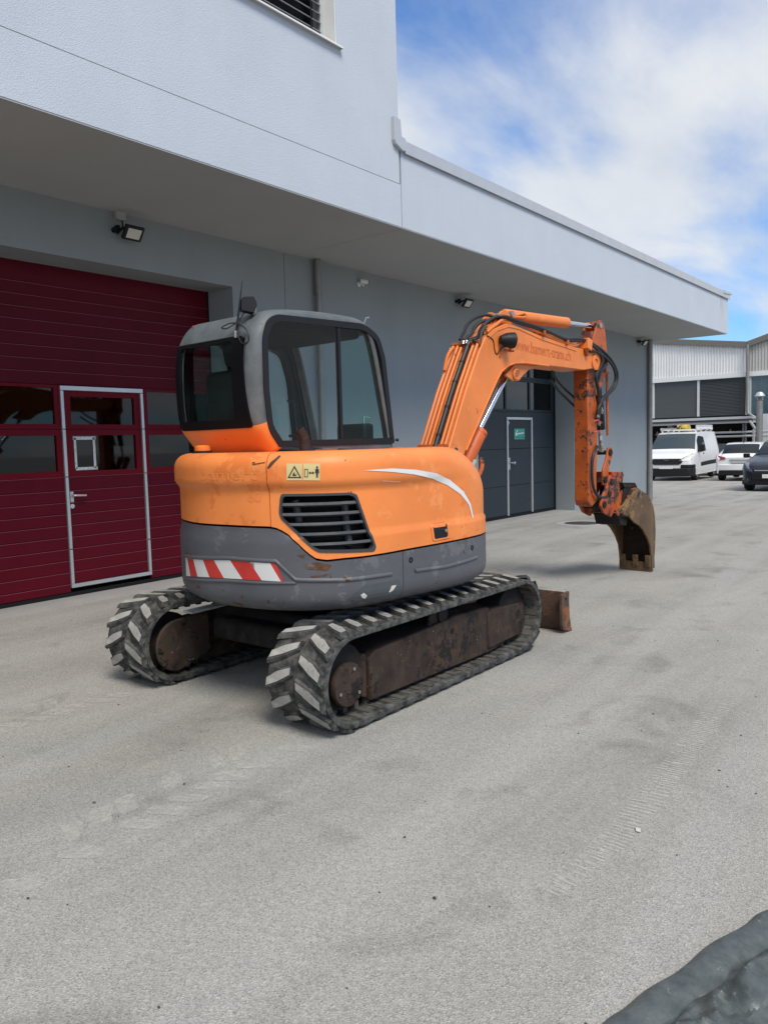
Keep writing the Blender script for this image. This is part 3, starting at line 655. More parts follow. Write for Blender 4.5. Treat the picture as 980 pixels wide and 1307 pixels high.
# chips and scrapes with shapes of their own
def patch(name, pxs, m, parent, off=.002): return hb(name, sheet([hit(*q) for q in pxs], [], .02, lambda s, v, o_: B(s, v, off), FLIP), m, parent, smooth=0)
primer = mat('green_primer', (.060,.070,.075), .6, var=.15, vscale=6)
bare = mat('bare_filler', (.60,.57,.52), .7, var=.1, vscale=30); rustp = mat('rust_scrape', (.10,.045,.022), .8, var=.4, vscale=30, spots=[((.11,.11,.12), 30, .60)])
patch('primer_patch', [(447, 766), (466, 748), (512, 740), (516, 757), (497, 765), (470, 770)], primer, cw, .0015)
patch('paint_chip', [(499, 756), (502, 748), (508, 747), (504, 754), (500, 757)], bare, cw, .003)
patch('paint_chip', [(462, 760), (466, 757), (471, 761), (469, 765), (465, 764)], bare, cw, .003)
patch('rust_scrape', [(386, 721), (404, 718), (424, 722), (418, 729), (392, 727)], rustp, cw, .0018)
patch('rust_scrape', [(396, 736), (420, 733), (416, 736), (398, 738)], rustp, cw, .0018)
patch('rust_scrape', [(378, 709), (390, 708), (386, 713)], rustp, cw, .0018)
patch('rust_scrape', [(290, 770), (302, 773), (300, 778), (292, 776)], rustp, cw, .0018)
for q in ((248, 750), (283, 752), (306, 763), (340, 769), (360, 770)): patch('paint_chip', [(q[0]-2, q[1]), (q[0], q[1]-2.5), (q[0]+2.5, q[1]), (q[0]+.5, q[1]+3)], rustp, cw, .002)
for px, py in ((527, 715), (600, 699)):
    s, z = hit(px, py); p = B(s, z); q = B(s, z, .02); mb = MB(); mb.lathe([(.016, -.002), (.016, .003), (.008, .0035), (.006, -.001), (0, -.001)], p, q-p, 14); hb('bolt', mb, black_p, sk)
# orange hood panels
hole = [hit(*q) for q in ((358, 631.5), (450, 629.5), (458, 632), (481.5, 698), (479, 703.5), (407, 705), (398, 700), (357, 663), (354.5, 655), (356, 636))]
hole = rpoly(hole, .012, 3)
if True:
    ec = hb('engine_cover', sheet(band(S_front, s_seam-G/2, lambda s: gz_at(s)+.006, lambda s: vend(s)), [hole], .019, B, FLIP, .025), orange)
    rh = hb('rear_hood', sheet(band(s_seam+G/2, S_left, lambda s: gz_at(s)+.006, lambda s: vend(s)), [], .019, B, FLIP, .025), orange)
tp = MB(); ring = [B(s, vend(s, .09)) for s in brange(S_front, S_left, .05)]; tp.add([(p.x, p.y, ZT-.004) for p in ring], [tuple(range(len(ring)))]); o = hb('deck_plate', tp, orange, smooth=0)
bm = bmesh.new(); bm.from_mesh(o.data); bmesh.ops.triangulate(bm, faces=bm.faces[:]); bm.normal_update()
if sum(f.normal.z for f in bm.faces) < 0: bmesh.ops.reverse_faces(bm, faces=bm.faces[:])
bm.to_mesh(o.data); bm.free()
# black liner behind the seams
ln = sheet(band(S_front, S_left, lambda s: .62, lambda s: vend(s, .02), .06), [], .06, lambda s, v, off: B(s, v, -.10), FLIP); hb('inner_liner', ln, black_p)
# louvred vent
cs = sum(p[0] for p in hole)/len(hole); cz = sum(p[1] for p in hole)/len(hole)
inner = [(cs+(p[0]-cs)*.955, cz+(p[1]-cz)*.93) for p in hole]; outer = [(cs+(p[0]-cs)*1.012, cz+(p[1]-cz)*1.02) for p in hole]
vf = hb('vent_frame', sheet(outer, [inner], .02, lambda s, v, off: B(s, v, .004+off), FLIP, .03), mat('vent_plastic', (.040,.044,.048), .5, var=.2, vscale=6, dust=((.09,.09,.09), .3)), ec)
hb('vent_backing', sheet(outer, [], .05, lambda s, v, off: B(s, v, -.085), FLIP), dark_in, ec)
z0, z1 = min(p[1] for p in hole), max(p[1] for p in hole); nl = 6
lv = mat('louvre_plastic', (.075,.080,.084), .5, var=.25, vscale=8, dust=((.15,.15,.145), .35))
for k in range(1, nl):
    z = z1-(z1-z0)*(k-.12)/nl*.985
    xsn = []
    for a, b in zip(inner, inner[1:]+inner[:1]):
        if (a[1]-z)*(b[1]-z) <= 0 and a[1] != b[1]: xsn.append(a[0]+(b[0]-a[0])*(z-a[1])/(b[1]-a[1]))
    a, b = min(xsn)-.004, max(xsn)+.004; ss = brange(a, b, .04); mb = MB(); vs = []
    for s in ss: vs += [B(s, z, -.006), B(s, z-.014, -.004), B(s, z-.026, -.045), B(s, z-.018, -.05)]
    n = len(ss); fs = [(i*4+j, i*4+(j+1) % 4, (i+1)*4+(j+1) % 4, (i+1)*4+j) for i in range(n-1) for j in range(4)]
    mb.add(vs, fs); hb('louvre', mb, lv, vf, smooth=0, recalc=True)
for px in (372, 448):
    a, b = hit(px, 640), hit(px+6, 698 if px > 400 else 668); mb = MB()
    pts = [B(a[0]+(b[0]-a[0])*i/5, a[1]+(b[1]-a[1])*i/5, -.06) for i in range(6)]; mb.tube(pts, .02, 6); hb('vent_post', mb, mat('vent_post_%d' % px, (.05,.052,.055), .6), vf)
# swoosh
sw = [(463.5, 600.3), (500, 597.8), (530, 599.5), (556, 604), (575, 612.5), (591, 627), (600, 643), (604, 662)]
sl_ = [(602.5, 662), (598, 645), (588, 631), (572, 619), (553, 611), (528, 605.5), (500, 602.3)]
hb('white_swoosh', sheet([hit(*q) for q in sw+sl_], [], .025, lambda s, v, off: B(s, v, .0025), FLIP), mat('white_decal', (.72,.72,.70), .5, spots=[((.60,.28,.10), 22, .82)]), ec)
# latch
lt = rpoly([hit(553, 671), hit(569.5, 667.5), hit(571, 685), hit(555, 688.5)], .014, 3)
hb('latch_recess', sheet(lt, [], .02, lambda s, v, off: B(s, v, .003), FLIP), black_p, ec)
lo_ = rpoly([hit(550, 669), hit(572, 664), hit(574.5, 686), hit(553, 691)], .02, 3); hb('latch_rim', sheet(lo_, [lt], .02, lambda s, v, off: B(s, v, .0045+off), FLIP, .01), orange, ec)
s, z = hit(563, 678); p = B(s, z, .004); q = B(s, z, .02); mb = MB(); mb.lathe([(.010, 0), (.010, .006), (0, .007)], B(*hit(568, 677), .003), q-p, 12); hb('latch_key', mb, steel, ec)
# safety label: two pictograms on pale yellow
lab = mat('label_yellow', (.62,.50,.22), .5, var=.05); ink = mat('label_ink', (.02,.02,.02), .6)
hb('safety_label', sheet([hit(365.8, 591.8), hit(385.8, 591.8), hit(385.8, 613), hit(366, 613)], [], .02, lambda s, v, off: B(s, v, .002), FLIP), lab, ec)
hb('safety_label', sheet([hit(387, 591.8), hit(408.3, 592), hit(408.3, 613.2), hit(387, 613)], [], .02, lambda s, v, off: B(s, v, .002), FLIP), lab, ec)
def inkp(outer_, holes_=[]): hb('pictogram', sheet([hit(*q) for q in outer_], [[hit(*q) for q in h_] for h_ in holes_], .01, lambda s, v, off: B(s, v, .0035), FLIP), ink, ec)
inkp([(376, 594.2), (385, 610.2), (367.3, 610)], [[(376, 597), (382.6, 608.8), (369.7, 608.6)]])
inkp([(373.5, 606), (376, 602), (377, 606.5), (379.5, 604.5), (378, 607.6), (374, 607.4)])
inkp([(388.5, 598.5), (393.2, 598.5), (393.2, 609), (388.5, 609)], [[(389.3, 599.3), (392.4, 599.3), (392.4, 608.2), (389.3, 608.2)]])
inkp([(394, 603.5), (396.5, 601.5), (396.5, 603), (399, 603), (399, 601.5), (401.5, 603.5), (399, 605.5), (399, 604.2), (396.5, 604.2), (396.5, 605.5)])
inkp([(402.6, 598.5), (407, 598.5), (407.3, 604), (406, 604), (405.8, 609.8), (405, 609.8), (404.8, 605), (404.5, 609.8), (403.6, 609.8), (403.4, 604), (402.3, 604)])
inkp([(403.6, 597.6), (403.6, 595.6), (404.7, 594.8), (405.9, 595.6), (405.9, 597.6), (404.7, 598.2)])
# ghost lettering and scratches
ghost = mat('ghost_lettering', (.81, .245, .060), .5, var=.1, vscale=20)
def curved_text(body, a, b, m, parent, name='ghost_letters'):
    vs, fs = text_mesh(body, 1.0); w_ = max(v.x for v in vs); h_ = .7; sa, za = hit(*a); sb, zb = hit(*b); mb = MB()
    mb.add([B(sa+(sb-sa)*v.x/w_, za+(zb-za)*v.y/h_, .0022) for v in vs], fs if FLIP else [f for f in fs]); return hb(name, mb, m, parent, smooth=0)
curved_text('bamert', (256, 612), (328, 598), ghost, rh); curved_text('60', (312, 641), (330, 628), ghost, rh)
scr = mat('dark_scratch', (.055,.03,.02), .7)
patch('scratch', [(341.3, 597), (345, 590), (350, 585), (354, 579), (356.5, 581), (352, 588), (346.5, 595), (343, 598)], scr, ec, .003)
patch('scratch', [(322, 592.5), (338, 589.5), (338, 590.6), (322, 593.6)], scr, rh, .003)
patch('scratch', [(321, 590), (325, 589.6), (325, 591), (321.5, 591.2)], scr, rh, .003)
patch('scratch', [(489, 613.3), (513, 614.8), (513, 615.6), (489, 614.2)], MATS['white_decal'], ec, .003)
# beacon, exhaust
p = hp(262, 573, .10); bc = hb('beacon', (lambda mb: mb.lathe([(.052, 0), (.052, .010), (.047, .013), (.046, .038), (.036, .047), (0, .050)], (-.86, .12, ZT), (0,0,1), 24))(MB()), mat('amber_beacon', (.75,.16,.01), .3, coat=.3))
mb = MB(); mb.lathe([(.058, -.01), (.058, .012), (.051, .014)], (-.86, .12, ZT+.002), (0,0,1), 24); hb('beacon_base', mb, black_p, bc)
ep = hp(389, 573, -.38)
mb = MB(); mb.tube([(ep.x, -.38, ZT-.02), (ep.x, -.38, ZT+.075), (ep.x-.028, -.38+.012, ZT+.125)], .029, 16, caps=False); mb.tube([(ep.x-.028, -.368, ZT+.125), (ep.x, -.38, ZT+.075), (ep.x, -.38, ZT-.02)], .024, 16, caps=False); mb.lathe([(.024,0),(.029,0)], (ep.x-.028, -.368, ZT+.125), (-.028,.012,.05), 16); hb('exhaust_pipe', mb, rust, smooth=70)
mb = MB(); mb.lathe([(.05, 0), (.05, .004), (0, .004)], (ep.x, -.38, ZT+.001), (0,0,1), 20); hb('exhaust_collar', mb, black_p)

# ---- cab
CR, CL = -.08, .76                                       # right and left faces
prof = [(-.47,1.43),(-.545,1.52),(-.600,1.60),(-.620,1.75),(-.618,1.95),(-.600,2.10),(-.565,2.19),(-.50,2.265),(-.42,2.300),(-.20,2.322),(.05,2.330),(.28,2.325),(.385,2.300),(.455,2.235),(.51,2.08),(.575,1.80),(.625,1.58),(.645,1.43)]
PF = [(p.x, p.y) for p in crom([(*p, 0) for p in prof], 4)]
def inset(poly, d):
    out = []; n = len(poly)
    for i, p in enumerate(poly):
        a = Vector(poly[max(i-1, 0)]); b = Vector(poly[min(i+1, n-1)]); t = (b-a).normalized(); nn = Vector((t.y, -t.x)); out.append((p[0]+nn.x*d, p[1]+nn.y*d))
    return out
CRr = .075
ystn = []
for k in range(6):
    a = math.pi/2*k/5; ystn.append((CR+CRr*(1-math.sin(a)), CRr*(1-math.cos(a))))
ystn = [(CR+CRr*(1-math.cos(a)), CRr*(1-math.sin(a))) for a in [math.pi/2*k/5 for k in range(6)]]
yl = [(CL-CRr*(1-math.cos(a)), CRr*(1-math.sin(a))) for a in [math.pi/2*(5-k)/5 for k in range(6)]]
mids = [.02, .15, .30, .45, .60, .665]
stn = ystn+[(y, 0.0) for y in mids]+yl
rings = [inset(PF, d) for y, d in stn]
nP = len(PF); vs = [(p[0], stn[j][0], p[1]) for j in range(len(stn)) for p in rings[j]]
fs = []; fo = []
WZ0, WZ1 = 1.595, 2.135
for j in range(len(stn)-1):
    for i in range(nP-1):
        xm, zm = (PF[i][0]+PF[i+1][0])/2, (PF[i][1]+PF[i+1][1])/2; ym = (stn[j][0]+stn[j+1][0])/2
        if xm < -.5 and WZ0 < zm < WZ1 and .02 < ym < .665: continue         # rear window
        if xm > .44 and zm < 2.24 and .02 < ym < .70: continue               # windscreen
        q = (j*nP+i, j*nP+i+1, (j+1)*nP+i+1, (j+1)*nP+i)
        (fo if (xm < -.4 and zm < WZ0) else fs).append(q)
mb = MB(); mb.add(vs, fs, 0); mb.add([], [], 0)
mb.f += fo; mb.m += [1]*len(fo)
cab = hb('cab', mb, [cabgrey, orange], smooth=60, recalc=True)
sm = cab.modifiers.new('solid', 'SOLIDIFY'); sm.thickness = .025; sm.offset = -1; sm.use_rim = True
inner_prof = inset(PF, CRr)
wpx = [(357.5, 571), (342, 547), (336.5, 496), (334.5, 430), (341.6, 408), (352, 400.8), (464, 413.2), (483, 428.5), (491, 457), (503, 566)]
WO = rpoly([hxz(px, py, CR) for px, py in wpx], [.01, .05, .02, .06, .06, .05, .05, .06, .03, .02], 5)
wcx = sum(p[0] for p in WO)/len(WO); wcz = sum(p[1] for p in WO)/len(WO)
def insetc(poly, d):                                     # inset a closed polygon
    n = len(poly); out = []; ar = sum(poly[i][0]*poly[(i+1) % n][1]-poly[(i+1) % n][0]*poly[i][1] for i in range(n)); sg_ = 1 if ar > 0 else -1
    for i in range(n):
        a, p, b = Vector(poly[i-1]), Vector(poly[i]), Vector(poly[(i+1) % n]); t = (b-a)
        t = t.normalized() if t.length > 1e-9 else Vector((1, 0)); nn = Vector((-t.y, t.x))*sg_; out.append((p.x+nn.x*d, p.y+nn.y*d))
    return out
full = inner_prof+[(.645-CRr, 1.43), (-.40, 1.43)]
hb('cab_side', sheet(inner_prof, [insetc(WO, .004)], .05, lambda u, v, off: Vector((u, CR+off*-1, v)), False, .02), cabgrey, cab)
WI = insetc(WO, .040)
sr = hb('window_seal', sheet(WO, [WI], .04, lambda u, v, off: Vector((u, CR-.006-off, v)), False, .03), seal_m, cab)
gl = MB(); midx = hxz(434, 480, CR)[0]
def clip(poly, x0, x1):
    def cut(P, f, x):
        out = []
        for a, b in zip(P, P[1:]+P[:1]):
            ia, ib = f(a[0]), f(b[0])
            if ia: out.append(a)
            if ia != ib: t = (x-a[0])/(b[0]-a[0]); out.append((x, a[1]+(b[1]-a[1])*t))
        return out
    return cut(cut(poly, lambda q: q >= x0, x0), lambda q: q <= x1, x1)
WG = insetc(WO, .034)
g1 = MB(); g1.prism(clip(WG, -9, midx), CR+.004, CR+.009, 'y'); hb('window_pane', g1, cabglass, cab, smooth=0)
g1 = MB(); g1.prism(clip(WG, midx, 9), CR+.014, CR+.019, 'y'); hb('window_pane', g1, glass('cab_glass_front', (.70,.87,.84), .01, .5), cab, smooth=0)
mz0, mz1 = hxz(434, 562, CR)[1], hxz(429, 412, CR)[1]
g1 = MB(); g1.box((midx-.012, CR-.002, mz0), (midx+.012, CR+.024, mz1)); hb('window_bar', g1, seal_m, cab)
# left side of the cab: door with two windows
LW = [rpoly([(-.50, 1.48), (-.17, 1.48), (-.17, 2.12), (-.24, 2.18), (-.48, 2.14)], .05), rpoly([(-.07, 1.46), (.41, 1.46), (.37, 1.95), (.31, 2.14), (.20, 2.18), (-.07, 2.18)], .05)]
hb('cab_side', sheet(inner_prof, LW, .06, lambda u, v, off: Vector((u, CL+off, v)), True, .05), black_p, cab)
for W_ in LW: g1 = MB(); g1.prism(W_, CL-.012, CL-.007, 'y'); hb('window_pane', g1, cabglass, cab, smooth=0)
# rear window: black surround and glass
def rearx(z):
    for (x0_, z0_), (x1_, z1_) in zip(PF[:-1], PF[1:]):
        if z0_ <= z <= z1_: return x0_+(x1_-x0_)*(z-z0_)/(z1_-z0_)
    return -.6
rw = [(-.03, 1.59), (.70, 1.59), (.71, 2.14), (.04, 2.14)]; rg = rpoly([(.115, 1.645), (.655, 1.645), (.665, 2.115), (.125, 2.115)], .03)
hb('window_surround', sheet(rpoly(rw, .03), [rg], .05, lambda u, v, off: Vector((rearx(v)-.008-off, u, v)), True, .02), seal_k, cab)
hb('rear_window', sheet(rg, [], .06, lambda u, v, off: Vector((rearx(v)+.002, u, v)), True), reglass, cab)
# inside: floor, seat, lining, console, lever posts
mb = MB(); mb.prism([(-.46, 1.30), (-.46, 1.46), (.60, 1.40), (.60, 1.30)], CR+.03, CL-.03); hb('cab_floor', mb, black_p, cab, smooth=0)
seatm = mat('seat_vinyl', (.016,.022,.022), .6, var=.3, vscale=5)
mb = MB(); mb.prism(rpoly([(-.40, 1.42), (-.30, 1.38), (-.36, 1.90), (-.41, 1.98), (-.47, 1.95), (-.46, 1.5)], .03), .16, .60); seat = hb('seat', mb, seatm, cab, bevel=.03, seg=3)
mb = MB(); mb.prism(rpoly([(-.40, 2.0), (-.34, 2.0), (-.36, 2.14), (-.43, 2.14)], .02), .28, .48); hb('headrest', mb, seatm, seat, bevel=.02)
mb = MB(); mb.prism([(-.40, 1.40), (.1, 1.38), (.1, 1.46), (-.40, 1.48)], .16, .60); hb('seat_cushion', mb, seatm, seat, bevel=.03)
mb = MB(); mb.box((-.50, .0, 2.19), (.38, .68, 2.275)); hb('headlining', mb, dark_in, cab, bevel=.02)
mb = MB(); mb.tube([(.34, CL-.05, 1.55), (.34, CL-.12, 1.56), (.32, CL-.12, 1.80), (.34, CL-.05, 1.81)], .012, 8); hb('grab_handle', mb, black_p, cab)
mb = MB(); mb.box((.42, .02, 1.42), (.52, .30, 1.62)); hb('console', mb, black_p, cab, bevel=.02)
p0 = hp(473, 562, .02); mb = MB(); mb.obox((p0.x, .06, p0.z+.09), (.035, .0, -.005), (.0, .008, .0), (.01, 0, .075)); hb('mirror', mb, mat('mirror_face', (.65,.70,.70), .15, .6), cab, bevel=.005)
# small fittings on the roof
lp_ = Vector((-.53, .08, 2.30))
wl = MB(); wl.prism(rpoly([(-.052, -.035), (.03, -.05), (.05, .0), (.03, .045), (-.045, .04)], .012), -.045, .045)
wl.v = [(-.525+v[0]*.8+v[1]*.5, .06+v[1]*.8-v[0]*.5, 2.325+v[2]) for v in wl.v]; wlo = hb('work_lamp', wl, black_p, cab)
mb = MB(); mb.tube([(-.49, .05, 2.33), (-.48, .06, 2.27)], .012, 8); hb('lamp_bracket', mb, steel, wlo)
mb = MB(); mb.tube(crom([(-.52, .06, 2.33), (-.575, .09, 2.24), (-.62, .15, 2.19), (-.625, .20, 2.20), (-.60, .12, 2.22), (-.60, .0, 2.17), (-.60, -.02, 2.10), (-.61, .03, 2.09), (-.60, .08, 2.16), (-.57, .08, 2.25)], 6), .004, 6); hb('lamp_cable', mb, hose_m, cab)
mb = MB(); mb.tube([(-.595, .10, 2.16), (-.57, .095, 2.30), (-.545, .085, 2.47)], [.007, .006, .002], 6); an = hb('antenna', mb, black_p, cab)
mb = MB(); mb.lathe([(.014, -.02), (.014, .02)], (-.598, .10, 2.15), (0,0,1), 10); hb('antenna_mount', mb, steel, an)
mb = MB(); mb.lathe([(.009, 0), (.009, .02), (0, .022)], (-.50, .66, 2.255), (-.3,0,1), 10); hb('roof_bolt', mb, mat('orange_cap', (.3,.1,.03), .6), cab)
mb = MB(); mb.tube([(.40, -.02, 2.295), (.41, -.03, 2.33), (.43, -.04, 2.335)], .006, 6); hb('roof_bolt', mb, steel, cab)
mb = MB(); mb.lathe([(.007, 0), (.012, .02), (0, .03)], (.665, -.05, 1.50), (1,-.2,0), 10); hb('door_stop', mb, black_p, cab)

# ---- boom, stick and their cylinders
BW = .12; BY = -.02
def xz(l, y): return [hxz(a, b, y) for a, b in l]
yr = BY-BW
b_out = [(555, 620), (572, 575), (594, 500), (612, 447), (619, 431), (630, 420), (648.6, 411.5), (688.6, 428), (735, 443.5), (752, 447)]
b_in = [(766, 455), (766.5, 463), (762, 469.5), (745, 472.5), (700, 467), (680, 464.3), (668, 463), (657, 463.5), (648, 467), (640, 474), (634, 485), (594.6, 575), (577, 620)]
poly = xz(b_out+b_in, yr)
mb = MB(); mb.prism(poly, yr, BY+BW); boom = hb('boom', mb, orange_b, bevel=.008, smooth=30)
# flanges proud of the side plate (top strip and inner strip)
def strip(pxs, y, w_, m, parent, name, r=.006):
    mb = MB(); mb.tube([hp(a, b, y) for a, b in pxs], r, 8); return hb(name, mb, m, parent)
strip(b_in[4:12], yr-.003, 0, orange_b, boom, 'weld_flange', .008)
strip([(623, 432), (634, 422), (648.6, 417), (662, 420), (690, 433), (735, 448)], yr-.001, 0, orange_b, boom, 'weld_seam', .005)
# cylinder lug under the boom
lug = xz([(634, 480), (645, 487.5), (651, 487), (657, 479), (664, 473), (676, 467.5), (665, 461), (646, 466)], BY)
for yy in (BY-.085, BY+.065): mb = MB(); mb.prism(rpoly(lug, .015), yy, yy+.025); hb('cylinder_lug', mb, orange_b, boom, bevel=.004)
c = hxz(646.5, 479, BY); mb = MB(); mb.lathe([(.028, -.10), (.028, .10)], (c[0], BY, c[1]), (0,1,0), 16); hb('pin', mb, steel, boom)
mb = MB(); mb.lathe([(.05, -.012), (.05, 0), (.038, .006), (.036, 0), (0, 0)], (c[0], BY-.10, c[1]), (0,-1,0), 18); hb('pin_boss', mb, orange_b, boom)
# ears for the arm cylinder
ear = xz([(619, 436), (624, 420), (632, 405), (639, 396.5), (645, 396.5), (649, 402), (652, 413), (648, 424), (630, 436)], BY-.06)
for yy in (BY-.075, BY+.055): mb = MB(); mb.prism(rpoly(ear, .02), yy, yy+.022); hb('cylinder_ear', mb, orange_b, boom, bevel=.004)
c0 = hp(643, 402, BY); mb = MB(); mb.lathe([(.024, -.09), (.024, .09)], c0, (0,1,0), 14); hb('pin', mb, steel, boom)
# boom tip boss
c1 = hxz(759, 462.5, yr); mb = MB(); mb.lathe([(.075, 0), (.075, .014), (.05, .018), (.035, .016), (.033, .004), (0, .004)], (c1[0], yr, c1[1]), (0,-1,0), 24); hb('pivot_boss', mb, orange_b, boom)
# lettering
vs, fs2 = text_mesh('www.bamert-trans.ch', 1.0); wmx = max(v.x for v in vs); a, b = hp(656, 446, yr), hp(728, 461, yr); sz = (b.x-a.x)/wmx
dz = (b.z-a.z)/(b.x-a.x); mb = MB(); mb.add([(a.x+v.x*sz, yr-.0025, a.z+v.x*sz*dz+v.y*sz*1.25) for v in vs], fs2); hb('lettering', mb, mat('faded_red_print', (.55,.115,.018), .5, spots=[((.72,.205,.045), 30, .56)]), boom, smooth=0)
# work lamp on the boom
p = hp(648, 434, yr-.06); mb = MB(); mb.lathe([(0, -.075), (.03, -.07), (.055, -.02), (.062, .02), (.066, .05), (.06, .056), (0, .05)], p, (.8, -.45, -.05), 20); wl2 = hb('work_lamp', mb, black_p, boom)
mb = MB(); q0, q1, q2 = hp(637, 456, yr), hp(641, 447, yr-.02), hp(655, 448, yr-.06); mb.tube([q0, q1, q2], .010, 8); mb.tube([hp(650, 443, yr-.06), hp(652, 449, yr-.06)], .012, 8); hb('lamp_bracket', mb, orange_d, wl2)
mb = MB(); mb.tube(crom([hp(621, 428, yr-.004), hp(629, 434, yr-.004), hp(631, 446, yr-.004), hp(634, 452, yr-.004), hp(640, 444, yr-.01), hp(648, 442, yr-.05)], 5), .0045, 6); hb('lamp_cable', mb, hose_m, wl2)
# boom cylinder
def cylinder(name, a, m1, r1, b, rod, parent=None, m=orange_b):
    a, m1, b = Vector(a), Vector(m1), Vector(b); d = (b-a).normalized(); mb = MB()
    L = (m1-a).length; mb.lathe([(0, -.02), (r1*.85, -.015), (r1, 0), (r1, L-.04), (r1*1.04, L-.038), (r1*1.04, L-.004), (r1*.95, L), (0, L)], a, d, 24); o_ = hb(name, mb, m)
    mb = MB(); mb.tube([m1-d*.01, b], rod, 16); hb('piston_rod', mb, chrome, o_); return o_
bc_ = cylinder('boom_cylinder', hp(588, 602, BY), hp(611, 548, BY), .062, hp(645, 481, BY), .026, m=mat('cylinder_orange', (.56, .105, .014), .45, var=.12, vscale=5, spots=[((.06,.03,.02), 14, .70)]))
mb = MB(); mb.tube(crom([hp(613, 585, BY-.05), hp(615, 592, BY-.08), hp(613, 602, BY-.1), hp(607, 612, BY-.1)], 5), .018, 8); hb('cylinder_pipe', mb, orange_d, bc_)
mb = MB(); mb.tube([hp(606, 588, BY-.09), hp(600, 600, BY-.09), hp(598, 606, BY-.1)], .018, 8); hb('hose_fitting', mb, mat('fitting_green', (.32,.40,.33), .5, .3), bc_)
rex, rez = hxz(765.5, 415.5, BY-.075)
ac = cylinder('arm_cylinder', hp(644, 402, BY), hp(644, 402, BY).lerp(Vector((rex, BY, rez)), .66), .050, Vector((rex, BY, rez)), .022)
mb = MB(); mb.tube([hp(652, 404, BY-.045), hp(667, 405.5, BY-.06), hp(671, 403, BY-.06), hp(668, 400, BY-.06), hp(657, 403, BY-.05)], .012, 8); hb('cylinder_pipe', mb, orange_b, ac)
mb = MB(); mb.lathe([(.045, -.045), (.045, .045)], (rex, BY, rez), (0,1,0), 16); hb('rod_eye', mb, orange_d, ac)
# stick
SW = .075; ys_ = BY-SW
st_ear = xz([(763, 410), (767, 408.5), (770, 412), (773, 430), (774.5, 452), (773, 476), (757, 476), (756, 452), (757, 432)], ys_)
e1 = rpoly(st_ear, .03)
for yy in (BY-.075, BY+.055): mb = MB(); mb.prism(e1, yy, yy+.020); hb('stick_ear', mb, orange_d, bevel=.004)
hb('pin', (lambda m_: m_.lathe([(.026, -.085), (.026, .085)], (rex, BY, rez), (0,1,0), 14))(MB()), steel)
c = hxz(772, 436, ys_)
st = xz([(749, 466), (773, 452), (775, 474), (765, 500), (762, 540), (762, 575), (761, 610), (761.5, 640), (755, 647), (750.5, 640), (750.5, 560), (749.5, 500)], ys_)
mb = MB(); mb.prism(st, BY-SW, BY+SW); stick = hb('stick', mb, orange_d, bevel=.008, smooth=30)
mb = MB(); mb.lathe([(.055, -.11), (.055, .11)], hp(759.5, 462.5, BY), (0,1,0), 18); hb('pivot_tube', mb, orange_d, stick)
# lower lugs on the rear face of the stick
for py, rr in ((640, .042), (616, .03)):
    p = hp(742, py, BY+.03); mb = MB(); mb.lathe([(rr, -.06), (rr, .06)], (p.x-.0, BY+.02, p.z), (0,1,0), 14); hb('hose_lug', mb, orange_v, stick)
# bucket cylinder on the front of the stick, links
bkx, bkz = hxz(778, 577.5, BY-.10); btx, btz = hxz(768, 480, BY-.06)
bk = cylinder('bucket_cylinder', (btx, BY, btz), Vector((btx, BY, btz)).lerp(Vector((bkx, BY, bkz)), .70), .042, (bkx, BY, bkz), .020, m=grime)
mb = MB(); mb.tube([hp(774, 476, BY-.06), hp(775, 556, BY-.06)], .014, 8); mb.tube([hp(770.5, 475, BY-.06), hp(776.5, 475, BY-.06)], .016, 8); hb('cylinder_guard', mb, orange_d, bk)
lk = rpoly(xz([(775, 571), (779.5, 571), (781, 578), (779, 586), (776, 596), (777, 612), (774, 622), (768, 619), (768, 600), (772, 588)], BY-.09), .012)
for yy in (BY-.10, BY+.08): mb = MB(); mb.prism(lk, yy, yy+.02); hb('bucket_link', mb, orange_d, bevel=.004)
mb = MB(); mb.lathe([(.034, -.112), (.034, -.10), (.022, -.10), (.022, .11)], (bkx, BY, bkz), (0,1,0), 16); hb('pin', mb, grime)
# quick coupler
qc = rpoly(xz([(776, 607), (783, 603), (792.5, 604), (793.5, 612), (787, 632), (783, 650), (778, 660), (769, 655), (764.5, 645), (767, 634), (772, 622)], BY-.11), .012)
for yy in (BY-.125, BY+.10): mb = MB(); mb.prism(qc, yy, yy+.025); cq = hb('coupler_plate', mb, orange_v, bevel=.005)
top_ = xz([(777, 602), (792, 602), (794, 608), (779, 608)], BY-.11); mb = MB(); mb.prism(top_, BY-.13, BY+.13); hb('coupler_bridge', mb, orange_v, bevel=.004)
for px, py in ((770.5, 644), (771.5, 612.5), (780, 615), (777, 630)):
    p = hp(px, py, BY-.125); mb = MB(); mb.lathe([(.034, 0), (.034, .012), (.02, .016), (0, .014)], p, (0,-1,0), 16); hb('pin', mb, grime)
# stick foot
mb = MB(); mb.lathe([(.058, -.09), (.058, .09)], hp(757, 642, BY), (0,1,0), 18); hb('stick_foot', mb, grime)
